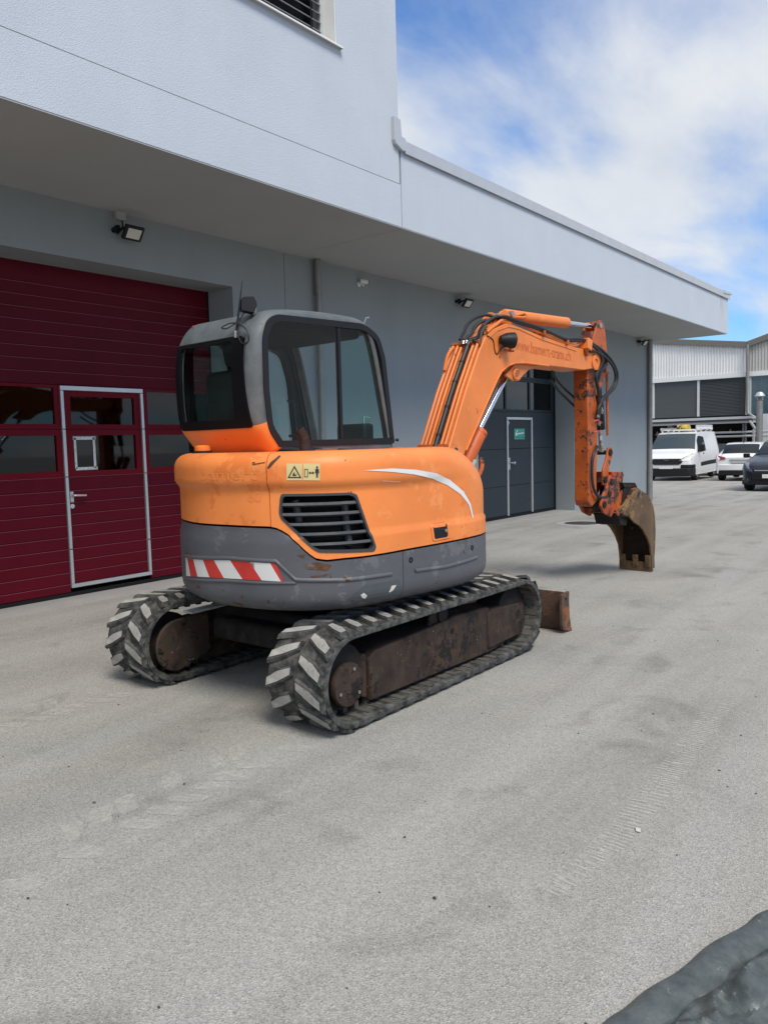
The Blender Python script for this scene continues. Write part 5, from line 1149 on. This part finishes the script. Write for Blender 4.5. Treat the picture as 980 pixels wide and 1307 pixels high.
V.patch('rear_decal', [(8.15, 4.25), (8.6, 4.25), (8.6, 4.55), (8.15, 4.55)], mat('van_decal', (.22,.22,.22), .5, var=.5, vscale=14), van, .012, sides=(1,))
mb = MB(); gp = rpoly([(-.50, .66), (.50, .66), (.62, .76), (.55, .90), (-.55, .90), (-.62, .76)], .05); mb.prism(gp, 2.44, 2.515, 'x'); gr_ = mb.build('grille', trim, van, bevel=.008)
for z in (.71, .76, .81, .86): mb = MB(); mb.box((2.512, -.52, z-.008), (2.522, .52, z+.008)); mb.build('grille_bar', mat('grille_bar_%d' % int(z*100), (.035,.036,.04), .4), gr_, smooth=0)
mb = MB(); mb.lathe([(.11, 0), (.11, .012), (0, .014)], (2.516, 0, .845), (1,0,0), 24); bdg = mb.build('badge', mat('badge_blue', (.012,.02,.06), .3), gr_); 
for i, v in enumerate(bdg.data.vertices): v.co.z = .845+(v.co.z-.845)*.45
vs, f2 = text_mesh('Ford', .085); cxm = max(v.x for v in vs)/2; mb = MB(); mb.add([(2.5325, (v.x-cxm), .822+v.y) for v in vs], f2); mb.build('badge_lettering', silver, gr_, smooth=0)
mb = MB(); mb.box((2.56, -.26, .50), (2.60, .26, .60)); pl0 = mb.build('number_plate', plate_m, van, bevel=.004)
for sg in (1, -1):
    mb = MB(); mb.obox((1.42, sg*1.10, 1.30), (.05, 0, 0), (0, .11, 0), (0, 0, .14)); mb.obox((1.45, sg*.98, 1.20), (.03, 0, 0), (0, .06, 0), (0, 0, .03)); mb.build('mirror', trim, van, bevel=.03)
    mb = MB(); mb.lathe([(.05, 0), (.06, .012), (0, .014)], (2.46, sg*.78, .56), (1,sg*.4,0), 14); mb.build('fog_lamp', lamp_m, van)
mb = MB(); mb.box((.55, .985, 1.05), (.68, 1.01, 1.09)); mb.build('door_handle', trim, van, bevel=.008)
wheels(van, (1.53, -1.40), .975, .335)
for sg in (1, -1): mb = MB(); mb.box((-2.2, sg*.72-.02, 2.06), (.65, sg*.72+.02, 2.14)); mb.build('roof_rail', white_p, van, bevel=.01)
for x in (.6, -.3, -1.2, -2.1): mb = MB(); mb.box((x-.03, -.74, 2.02), (x+.03, .74, 2.07)); mb.box((x-.03, -.70, 1.93), (x+.03, -.64, 2.02)); mb.box((x-.03, .64, 1.93), (x+.03, .70, 2.02)); mb.build('roof_crossbar', white_p, van)
place(van, 889.5, 613, R(184), (1.60, .98))
tag(van, 'white panel van with loaded roof rack and black bumper facing the yard', 'van')
def on_van(name, mb, m, label, cat, bevel=.01):
    o_ = mb.build(name, m, smooth=0, bevel=bevel); o_.location = van.location; o_.rotation_euler = van.rotation_euler; tag(o_, label, cat); return o_
mb = MB()
for y in (-.62, -.25): mb.box((-2.3, y-.02, 2.075), (.9, y+.02, 2.14))
for k in range(11): mb.box((-2.2+.3*k, -.60, 2.095), (-2.17+.3*k, -.27, 2.12))
on_van('ladder', mb, MATS['anodised_aluminium'], 'aluminium ladder lying flat on the roof rack of the white van', 'ladder', 0)
mb = MB(); mb.prism(rpoly([(-.2, 2.075), (.6, 2.075), (.55, 2.22), (.35, 2.27), (-.05, 2.25)], .06), -.10, .30); on_van('tool_bag', mb, mat('yellow_tarpaulin', (.55,.38,.03), .6, var=.3, vscale=6, spots=[((.03,.03,.03), 5, .6)]), 'yellow and black bag strapped on the roof rack of the van', 'bag', .03)
mb = MB(); mb.prism([(-2.35, 2.075), (-.75, 2.075), (-.75, 2.25), (-2.35, 2.25)], .35, .70); on_van('roof_box', mb, mat('light_grey_box', (.50,.51,.52), .5, var=.1, vscale=3), 'pale grey pipe box on the rear half of the van roof rack', 'box', .02)

# ---- hatchbacks
def hatch(name, paint, label, mirror=True):
    r = empty(name)
    K = Car([(2.08, .62, .58, .50, .66, .24), (1.98, .78, .66, .62, .76, .22), (1.70, .86, .78, .70, .86, .20), (1.20, .885, .88, .76, .97, .20), (.85, .89, .93, .74, 1.05, .20), (.45, .89, .94, .68, 1.27, .20), (.05, .89, .95, .64, 1.44, .20), (-.5, .89, .96, .64, 1.495, .20), (-1.25, .885, .98, .63, 1.46, .22), (-1.62, .875, .99, .63, 1.30, .24), (-1.95, .85, .97, .66, 1.02, .26), (-2.08, .76, .88, .62, .92, .30)], .2)
    K.body('body', paint, r)
    K.patch('windscreen', [(4.1, 5.5), (4.1, 7), (5.85, 7), (5.85, 5.6), (5.5, 5.3), (4.3, 5.2)], carglass, r)
    K.patch('side_window', [(4.75, 4.15), (8.7, 4.15), (8.75, 4.6), (7.8, 4.85), (6.2, 4.85)], carglass, r, join=False)
    K.patch('rear_window', [(8.55, 5.45), (8.35, 6.0), (8.35, 7), (9.75, 7), (9.75, 5.7), (9.3, 5.35)], carglass, r)
    mb = MB(); mb.prism([(1.75, -.885), (1.98, -.80), (2.09, -.60), (2.105, 0), (2.09, .60), (1.98, .80), (1.75, .885)], .20, .345, 'z'); mb.prism([(2.0, -.62), (2.10, -.55), (2.115, 0), (2.10, .55), (2.0, .62)], .345, .56, 'z'); mb.build('front_bumper_trim', trim, r, bevel=.02)
    mb = MB(); mb.prism([(-1.75, -.895), (-2.0, -.86), (-2.13, -.66), (-2.15, 0), (-2.13, .66), (-2.0, .86), (-1.75, .895)], .24, .42, 'z'); mb.build('rear_bumper_trim', trim, r, bevel=.02)
    mb = MB(); mb.prism([(-1.75, -.892), (-2.0, -.855), (-2.12, -.66), (-2.14, 0), (-2.12, .66), (-2.0, .855), (-1.75, .892)], .422, .66, 'z'); mb.build('rear_bumper', paint, r, bevel=.03)
    for sg in (1, -1):
        q_ = [(2.06, .52, .60), (2.0, .66, .70), (1.82, .76, .79), (1.62, .83, .84), (1.62, .865, .76), (1.86, .84, .64), (2.0, .70, .58)]
        mb = MB(); mb.add([(a_+.015, sg*(b_+.015), c_) for a_, b_, c_ in q_]+[(a_-.1, sg*(b_-.08), c_) for a_, b_, c_ in q_], [tuple(range(7))]+[(i, (i+1) % 7, 7+(i+1) % 7, 7+i) for i in range(7)]); mb.build('headlight', lamp_m, r, recalc=True)
        q_ = [(-2.085, .48, .86), (-2.07, .50, .93), (-1.97, .76, .99), (-1.75, .875, 1.0), (-1.76, .90, .90), (-1.98, .85, .83), (-2.08, .68, .82)]
        mb = MB(); mb.add([(a_-.02, sg*(b_+.012), c_) for a_, b_, c_ in q_]+[(a_+.1, sg*(b_-.08), c_) for a_, b_, c_ in q_], [tuple(range(7))]+[(i, (i+1) % 7, 7+(i+1) % 7, 7+i) for i in range(7)]); mb.build('tail_light', tail_m, r, recalc=True)
    mb = MB(); mb.box((2.10, -.26, .40), (2.125, .26, .51)); pf_ = mb.build('number_plate', plate_m, r, bevel=.004)
    mb = MB(); mb.box((-2.13, -.26, .70), (-2.10, .26, .80)); pr_ = mb.build('number_plate', mat('rear_plate', (.42,.42,.42), .5), r, bevel=.004)
    mb = MB(); mb.box((-2.12, -.34, .815), (-2.06, .34, .845)); mb.build('boot_trim', silver, r, bevel=.006)
    mb = MB(); mb.box((2.03, -.48, .60), (2.085, -.09, .635)); mb.box((2.03, .09, .60), (2.085, .48, .635)); mb.lathe([(.06, 0), (.06, .015), (0, .02)], (2.06, 0, .615), (1,0,0), 16); mb.build('grille_trim', silver, r, bevel=.006)
    for sg in (1, -1):
        mb = MB(); mb.obox((.72, sg*1.00, 1.02), (.05, 0, 0), (0, .09, 0), (0, 0, .065)); mb.obox((.74, sg*.91, .98), (.03, 0, 0), (0, .05, 0), (0, 0, .02)); mb.build('mirror', trim, r, bevel=.05, seg=3)
        mb = MB(); mb.lathe([(.05, 0), (.055, .01), (0, .012)], (2.06, sg*.62, .36), (1,0,0), 14); mb.build('fog_lamp', lamp_m, r)
    mb = MB(); mb.tube([(-1.2, 0, 1.47), (-1.35, 0, 1.55)], [.02, .008], 8); mb.build('roof_aerial', trim, r)
    wheels(r, (1.30, -1.28), .875, .315)
    tag(r, label, 'car'); return r
h1 = hatch('hatchback_car', white_car, 'white hatchback seen from behind, with red tail lights, beside the van')
place(h1, 918, 613, R(3), (-1.28, .86))
h2 = hatch('hatchback_car', navy_car, 'dark blue car with a chrome grille bar, parked nose to the yard')
place(h2, 952, 625.5, R(181), (1.30, -.86))
h3 = hatch('hatchback_car', white_car, 'white car parked behind the van, mostly hidden by it and the downpipe')
h3.location = (38.5, 13.35, gz(38.5)); h3.rotation_euler = (0, 0, R(180))
h4 = hatch('hatchback_car', grey_car, 'dark grey car half hidden between the van and the white hatchback')
h4.location = (40.2, 11.1, gz(40.2)); h4.rotation_euler = (0, 0, R(182))

# ================================================================== THE HALL ACROSS THE YARD
FX = 45.0; FZ = gz(FX)
hall = empty('industrial_hall', (FX, 12, FZ))
def fpart(name, mb, m, parent=hall, bevel=0, smooth=0):
    for i, v in enumerate(mb.v): mb.v[i] = (v[0]-FX, v[1]-12, v[2]-FZ)
    return mb.build(name, m, parent, smooth, bevel)
def fy(px, py): p = on(px, py, 0, FX); return (p.y, p.z)
clad = mat('white_cladding', (.78,.785,.785), .45, var=.05, vscale=.8, streak=((.45,.45,.44), 2, .25, (1,1,.1))); clad_r = mat('beige_cladding', (.50,.49,.47), .5, var=.05, vscale=.8)
yv, zv = fy(953.3, 437.5)                                # the valley between the two bays
zb1 = fy(953, 474.7)[1]                                  # foot of the cladding
def cladding(y0, y1, ztop, z0, m, pitch=.15):
    n = int(abs(y1-y0)/pitch); ys = []
    for k in range(n):
        a = y0+(y1-y0)*k/n; d = (y1-y0)/n
        ys += [(a, 0), (a+d*.45, 0), (a+d*.55, -.05), (a+d*.9, -.05)]
    ys.append((y1, 0)); mb = MB(); mb.add([(FX+dx, y, z) for z_ in (0, 1) for (y, dx) in ys for z in ((z0,) if z_ == 0 else (ztop(y),))], [])
    q = len(ys); mb.f = [(i, i+1, q+i+1, q+i) for i in range(q-1)]; mb.m = [0]*(q-1); return fpart('cladding', mb, m)
ridge_y = yv+13; zr = zv+2.9; top_l = lambda y: zv+(y-yv)*.135
ridge2 = yv-9; top_r = lambda y: zv+(yv-y)*.30 if y > ridge2 else zv+(yv-ridge2)*.30-(ridge2-y)*.3
cladding(yv+12, yv+.05, top_l, zb1, clad); cladding(yv-.05, yv-15, top_r, zb1, clad_r)
def slab(y0, z0, y1, z1, th, x0, x1, m, name): mb = MB(); mb.prism([(y0, z0), (y1, z1), (y1, z1-th), (y0, z0-th)], x0, x1, 'x'); return fpart(name, mb, m)
vm = mat('brown_grey_verge', (.17,.16,.15), .6, .3)
slab(yv, zv+.05, yv+12, top_l(yv+12)+.05, .30, FX-.22, FX-.06, vm, 'verge'); slab(yv-.02, zv+.05, ridge2, top_r(ridge2)+.05, .30, FX-.22, FX-.06, vm, 'verge')
slab(yv, zv+.06, yv+12, top_l(yv+12)+.06, .12, FX-.06, FX+30, vm, 'roof'); slab(yv, zv+.06, ridge2, top_r(ridge2)+.06, .12, FX-.06, FX+30, vm, 'roof')
mb = MB(); mb.box((FX-.09, yv-15, zb1-.24), (FX+.05, yv+12, zb1)); fpart('white_band', mb, mat('white_band', (.70,.71,.71), .5))
zw1 = zb1-.245; zw0 = fy(953, 529)[1]
blind = mat('dark_blind', (.060,.068,.075), .55, streak=((.075,.085,.095), 9, .8, (.02,.02,1))); teal = mat('teal_glazing', (.045,.085,.11), .12, spec=.8, streak=((.16,.24,.28), 3, .5, (1,1,.05)))
yws = [(fy(951, 500)[0], fy(892, 500)[0]), (fy(889, 500)[0], fy(834.5, 500)[0]), (fy(832.5, 500)[0], fy(826, 500)[0]+3)]
for i, (a, b) in enumerate(yws): mb = MB(); mb.box((FX+.06, a, zw0), (FX+.10, b, zw1)); fpart('window', mb, blind if i < 2 else teal)
n_sl = 26
for i, (a, b) in enumerate(yws[:1]):
    for k in range(n_sl): z = zw0+(zw1-zw0)*(k+.5)/n_sl; mb = MB(); mb.prism([(FX+.02, z), (FX+.055, z+.035), (FX+.058, z+.033), (FX+.023, z-.003)], a, b, 'y') ; fpart('blind_slat', mb, blind)
mfr = mat('white_mullion', (.55,.56,.56), .5)
for px in (952.5, 890.5, 833.5): y = fy(px, 500)[0]; mb = MB(); mb.box((FX-.02, y-.05, zw0), (FX+.06, y+.05, zw1)); fpart('mullion', mb, mfr)
ya, yb = fy(957, 500)[0], yv-12; mb = MB(); mb.box((FX+.04, yb, zw0), (FX+.10, ya-.04, zw1)); fpart('window', mb, teal)
mb = MB(); mb.box((FX-.02, ya-.04, zw0), (FX+.04, ya+.05, zw1)); fpart('mullion', mb, mfr)
mb = MB(); mb.box((FX-.02, ya+.05, zw0), (FX+.06, fy(953.2, 500)[0]-.06, zw1)); fpart('pier', mb, mat('grey_pier', (.12,.125,.13), .7))
mb = MB(); mb.box((FX, yb, FZ), (FX+.2, fy(968, 540)[0], zw0)); fpart('rendered_wall', mb, mat('pale_render', (.55,.56,.60), .8))
yc = fy(966, 540)[0]
mb = MB(); mb.box((FX+3.0, yc, FZ), (FX+3.2, yv+14, zw0)); fpart('dark_back_wall', mb, mat('bay_shade_wall', (.022,.021,.020), .9, var=.6, vscale=.9))  # shade of the deep bay put into the wall colour
mb = MB(); mb.box((FX, yc-.1, FZ), (FX+3.1, yc, zw0)); fpart('bay_return', mb, MATS['grey_pier'])
mb = MB(); mb.box((FX+.1, yc, zw0-.1), (FX+3.2, yv+14, zw0)); fpart('bay_ceiling', mb, MATS['bay_shade_wall'])
# canopy: three stepped strips
zc1, zc2 = fy(920, 533)[1], fy(920, 541)[1]
for k, (f0, f1, m_) in enumerate(((1.0, .62, metal_lt), (.60, .34, MATS['grey_pier']), (.32, .0, metal_lt))):
    mb = MB(); mb.box((FX-.9-.12*(2-k), yc, zc2+(zc1-zc2)*f1), (FX+.1, yv+14, zc2+(zc1-zc2)*f0)); fpart('canopy_strip', mb, m_)
pil = mat('concrete_pillar', (.22,.22,.215), .8)
for px in (858, 906.5): y = fy(px, 545)[0]; mb = MB(); mb.box((FX-.5, y-.14, FZ), (FX-.2, y+.14, zc2)); fpart('pillar', mb, pil)
for px in (950.5, 953.5): y = fy(px, 545)[0]; mb = MB(); mb.box((FX-.4, y-.04, FZ), (FX-.3, y+.04, zc2)); fpart('post', mb, zinc)
for py in (551.5, 556.5): z = fy(945, py)[1]; mb = MB(); mb.tube([(FX-.6, yv-8, z), (FX-.6, fy(915, py)[0], z)], .06, 8); fpart('rail', mb, metal_lt, smooth=40)
p = [on(px, py, 0, FX-.25) for px, py in ((953.4, 440), (953.4, 527), (966, 534), (966, 553))]
mb = MB(); mb.tube(p, .09, 10); fpart('downpipe', mb, zinc, smooth=50)
p = [on(px, py, 0, FX-1.0) for px, py in ((956, 536.5), (963, 547), (961.5, 548), (961, 575))]
mb = MB(); mb.tube(p, .07, 8); fpart('downpipe', mb, metal_lt, smooth=50)
tag(hall, 'industrial hall with white corrugated gables above dark blinds across the yard', 'building')
# flue, barrel, warning signs in the dark bay
a, b = on(969, 511, 0, FX-1.6), on(969.5, 575, 0, FX-1.6); fl = empty('flue_pipe', (a.x, a.y, gz(a.x)))
mb = MB(); mb.lathe([(.16, 0), (.16, a.z-gz(a.x)), (.19, a.z-gz(a.x)+.02), (.12, a.z-gz(a.x)+.04)], (0,0,0), (0,0,1), 18); mb.build('pipe', zinc, fl)
zt_ = a.z-gz(a.x); mb = MB(); mb.lathe([(.0, .44), (.14, .40), (.25, .24), (.25, .20), (0, .20)], (0,0,zt_), (0,0,1), 18); mb.lathe([(.03, 0), (.03, .22)], (0, .12, zt_), (0,0,1), 6); mb.lathe([(.03, 0), (.03, .22)], (0, -.12, zt_), (0,0,1), 6); mb.build('rain_cap', metal_lt, fl)
tag(fl, 'tall metal flue pipe with a rain cap beside the hall', 'flue pipe')
p = on(957, 566, 0, FX-2.0); mb = MB(); mb.lathe([(.30, 0), (.31, .02), (.30, .30), (.315, .32), (.30, .34), (.30, .62), (.315, .64), (.30, .66), (.30, .95), (.27, .97), (0, .97)], (0,0,0), (0,0,1), 24)
o = mb.build('steel_drum', mat('pale_drum', (.42,.43,.43), .5, .2), loc=(p.x, p.y, gz(p.x))); tag(o, 'pale grey steel drum standing under the rails by the hall', 'drum')
for px, py, lab_ in ((838.5, 553.5, 'small triangular warning sign on the dark wall behind the nose of the van'), (931.5, 550.5, 'small triangular warning sign on the dark wall above the rails behind the white hatchback')):
    p = on(px, py, 0, FX+2.8); s_ = .15; r = empty('warning_sign', (p.x, p.y, p.z))
    mb = MB(); mb.prism([(-s_, -.11), (s_, -.11), (0, .16)], 0, .02, 'x'); mb.build('sign_plate', mat('sign_red_%d' % px, (.55,.34,.32), .6), r, smooth=0)
    mb = MB(); mb.prism([(-s_*.6, -.08), (s_*.6, -.08), (0, .09)], -.006, -.001, 'x'); mb.build('sign_face', mat('sign_face_%d' % px, (.5,.48,.44), .6), r, smooth=0)
    tag(r, lab_, 'sign', 'triangle signs in the dark bay')

# ================================================================== TARPAULIN in the near corner
edge_px = [(742, 1332), (772, 1307), (800, 1284), (850, 1250), (900, 1213), (950, 1180), (980, 1163), (1040, 1128)]
FOLDS = [(ground(*a_), ground(*b_), c_, d_) for a_, b_, c_, d_ in (((962, 1215), (948, 1285), .034, .050), ((948, 1285), (905, 1268), .030, .045), ((905, 1268), (915, 1310), .028, .040), ((962, 1215), (1010, 1240), .032, .045), ((860, 1300), (930, 1245), .03, .04), ((948, 1285), (1010, 1270), .032, .05), ((835, 1320), (900, 1330), .03, .05))]
ep3 = crom([ground(a, b) for a, b in edge_px], 20); rt_ = random.Random(5); n = len(ep3); W = 90; vs = []
from mathutils import noise as mn
for i, p in enumerate(ep3):
    d = (ep3[min(i+1, n-1)]-ep3[max(i-1, 0)]).normalized(); inn = Vector((d.y, -d.x, 0))
    wob = .004*math.sin(i*.21)
    for j in range(W):
        if j <= 10:                                      # rolled hem
            a = math.pi*1.1*j/10; r_ = .052+.004*math.sin(i*.3); x = r_-r_*math.cos(a); z = max(.004, r_*math.sin(a)*.28*(1+.25*math.sin(i*.17+1))+.004)
            q = p+inn*(x+wob)
        else:
            x = .108+.008*(j-10); b = p+inn*x
            def crump(x_, y_, s0, seed):                 # facets: linear between random heights
                gx, gy = x_/s0, y_/s0; i0, j0 = math.floor(gx), math.floor(gy); fx, fy_ = gx-i0, gy-j0
                hsh = lambda a_, b_: (math.sin(a_*127.1+b_*311.7+seed)*43758.5453) % 1.0
                if fx+fy_ < 1: return hsh(i0, j0)*(1-fx-fy_)+hsh(i0+1, j0)*fx+hsh(i0, j0+1)*fy_
                return hsh(i0+1, j0+1)*(fx+fy_-1)+hsh(i0+1, j0)*(1-fy_)+hsh(i0, j0+1)*(1-fx)
            u_, v_ = b.x*.8+b.y*.6, b.y*.8-b.x*.6
            z = .006+min(1, (j-10)/12)*(.10*max(0, crump(u_, v_*1.5, .20, 1.3)-.30)+.035*crump(v_, u_*1.3, .085, 5.1)+.012*crump(u_*1.3, v_, .035, 9.7))
            for (f0_, f1_, A_, w_) in FOLDS:             # sharp creases
                e_ = f1_-f0_; t_ = max(0, min(1, (b-f0_).dot(e_)/e_.length_squared)); d_ = (b-(f0_+e_*t_)).length
                z += min(1, (j-10)/4)*A_*max(0, 1-d_/w_)**1.3
            q = b+inn*wob
        vs.append((q.x, q.y, z))
mb = MB(); mb.add(vs, [(i*W+j, (i+1)*W+j, (i+1)*W+j+1, i*W+j+1) for i in range(n-1) for j in range(W-1)])
tarp_m = mat('tarpaulin_plastic', (.055,.068,.071), .42, var=.25, vscale=9, dust=((.105,.12,.12), .5, 26), spots=[((.22,.235,.23), 85, .70)], bump=.15, bscale=45)
o = mb.build('tarpaulin', tarp_m, smooth=24); bm = bmesh.new(); bm.from_mesh(o.data); bm.normal_update()
if sum(f.normal.z for f in bm.faces) < 0: bmesh.ops.reverse_faces(bm, faces=bm.faces[:]); bm.to_mesh(o.data)
bm.free(); sm = o.modifiers.new('solid', 'SOLIDIFY'); sm.thickness = .003; sm.offset = -1
tag(o, 'crumpled dark grey plastic tarpaulin with a rolled hem lying on the yard', 'tarpaulin')

# ================================================================== dust prints left by the tracks
dm = bpy.data.materials.new('pale_dust_film'); dm.use_nodes = True; t = dm.node_tree; b = t.nodes['Principled BSDF']; b.inputs['Base Color'].default_value = (.56, .545, .50, 1); b.inputs['Roughness'].default_value = .95; b.inputs['Specular IOR Level'].default_value = .1
tcn = t.nodes.new('ShaderNodeTexCoord'); nz = t.nodes.new('ShaderNodeTexNoise'); nz.inputs['Scale'].default_value = 26; nz.inputs['Detail'].default_value = 6; nz.inputs['Roughness'].default_value = .7; t.links.new(tcn.outputs['Object'], nz.inputs['Vector'])
rp = t.nodes.new('ShaderNodeValToRGB'); rp.color_ramp.elements[0].position = .33; rp.color_ramp.elements[1].position = .66; rp.color_ramp.elements[1].color = (.66, .66, .66, 1); t.links.new(nz.outputs['Fac'], rp.inputs[0]); t.links.new(rp.outputs[0], b.inputs['Alpha'])
mb = MB(); rr_ = random.Random(9)
for row, y0 in ((0, 4.17), (1, 4.36), (0, 2.70), (1, 2.89)):
    for k in range(12):
        x = 2.62-.128*k-(.064 if row else 0)
        if rr_.random() < .22: continue
        y = y0+.02*math.sin(k*.5)-.012*k*(.6 if y0 < 3.5 else -.3)
        q = [(-.03, -.07), (.035, -.06), (.04, .03), (.02, .075), (-.035, .06)]
        n_ = 12; pts = rpoly([(x+(a+c*(.45 if row else -.45))*rr_.uniform(.9, 1.5), y+c*rr_.uniform(.9, 1.3)) for a, c in q], .02, 2)
        mb.add([(a, c, .0025) for a, c in pts], [tuple(range(len(pts)))])
for line, wd in (([(935, 890), (880, 962), (800, 1062), (700, 1142)], .035), ([(905, 905), (850, 975), (770, 1070), (690, 1135)], .02)):
    P_ = crom([ground(*q_) for q_ in line], 14)
    for i in range(0, len(P_)-1):
        d_ = (P_[i+1]-P_[i]).normalized(); n_ = Vector((-d_.y, d_.x, 0)); w0 = wd*(1+.2*math.sin(i*.9)); L_ = (P_[i+1]-P_[i]).length; kk = max(1, int(L_/.022))
        for j in range(kk):                              # tread bars across the tyre line
            a_ = P_[i]+d_*(L_*j/kk); b_ = a_+d_*(.012 if rr_.random() < .8 else .02); mb.add([(*(a_+n_*w0).xy, .0022), (*(a_-n_*w0).xy, .0022), (*(b_-n_*w0).xy, .0022), (*(b_+n_*w0).xy, .0022)], [(0, 1, 2, 3)])
o = mb.build('dust_prints', dm, smooth=0); o['kind'] = 'stuff'; tag(o, 'pale dusty track and tyre prints on the grey yard', 'dust')
bm = bmesh.new(); bm.from_mesh(o.data); bm.normal_update()
for f in bm.faces:
    if f.normal.z < 0: f.normal_flip()
bm.to_mesh(o.data); bm.free()
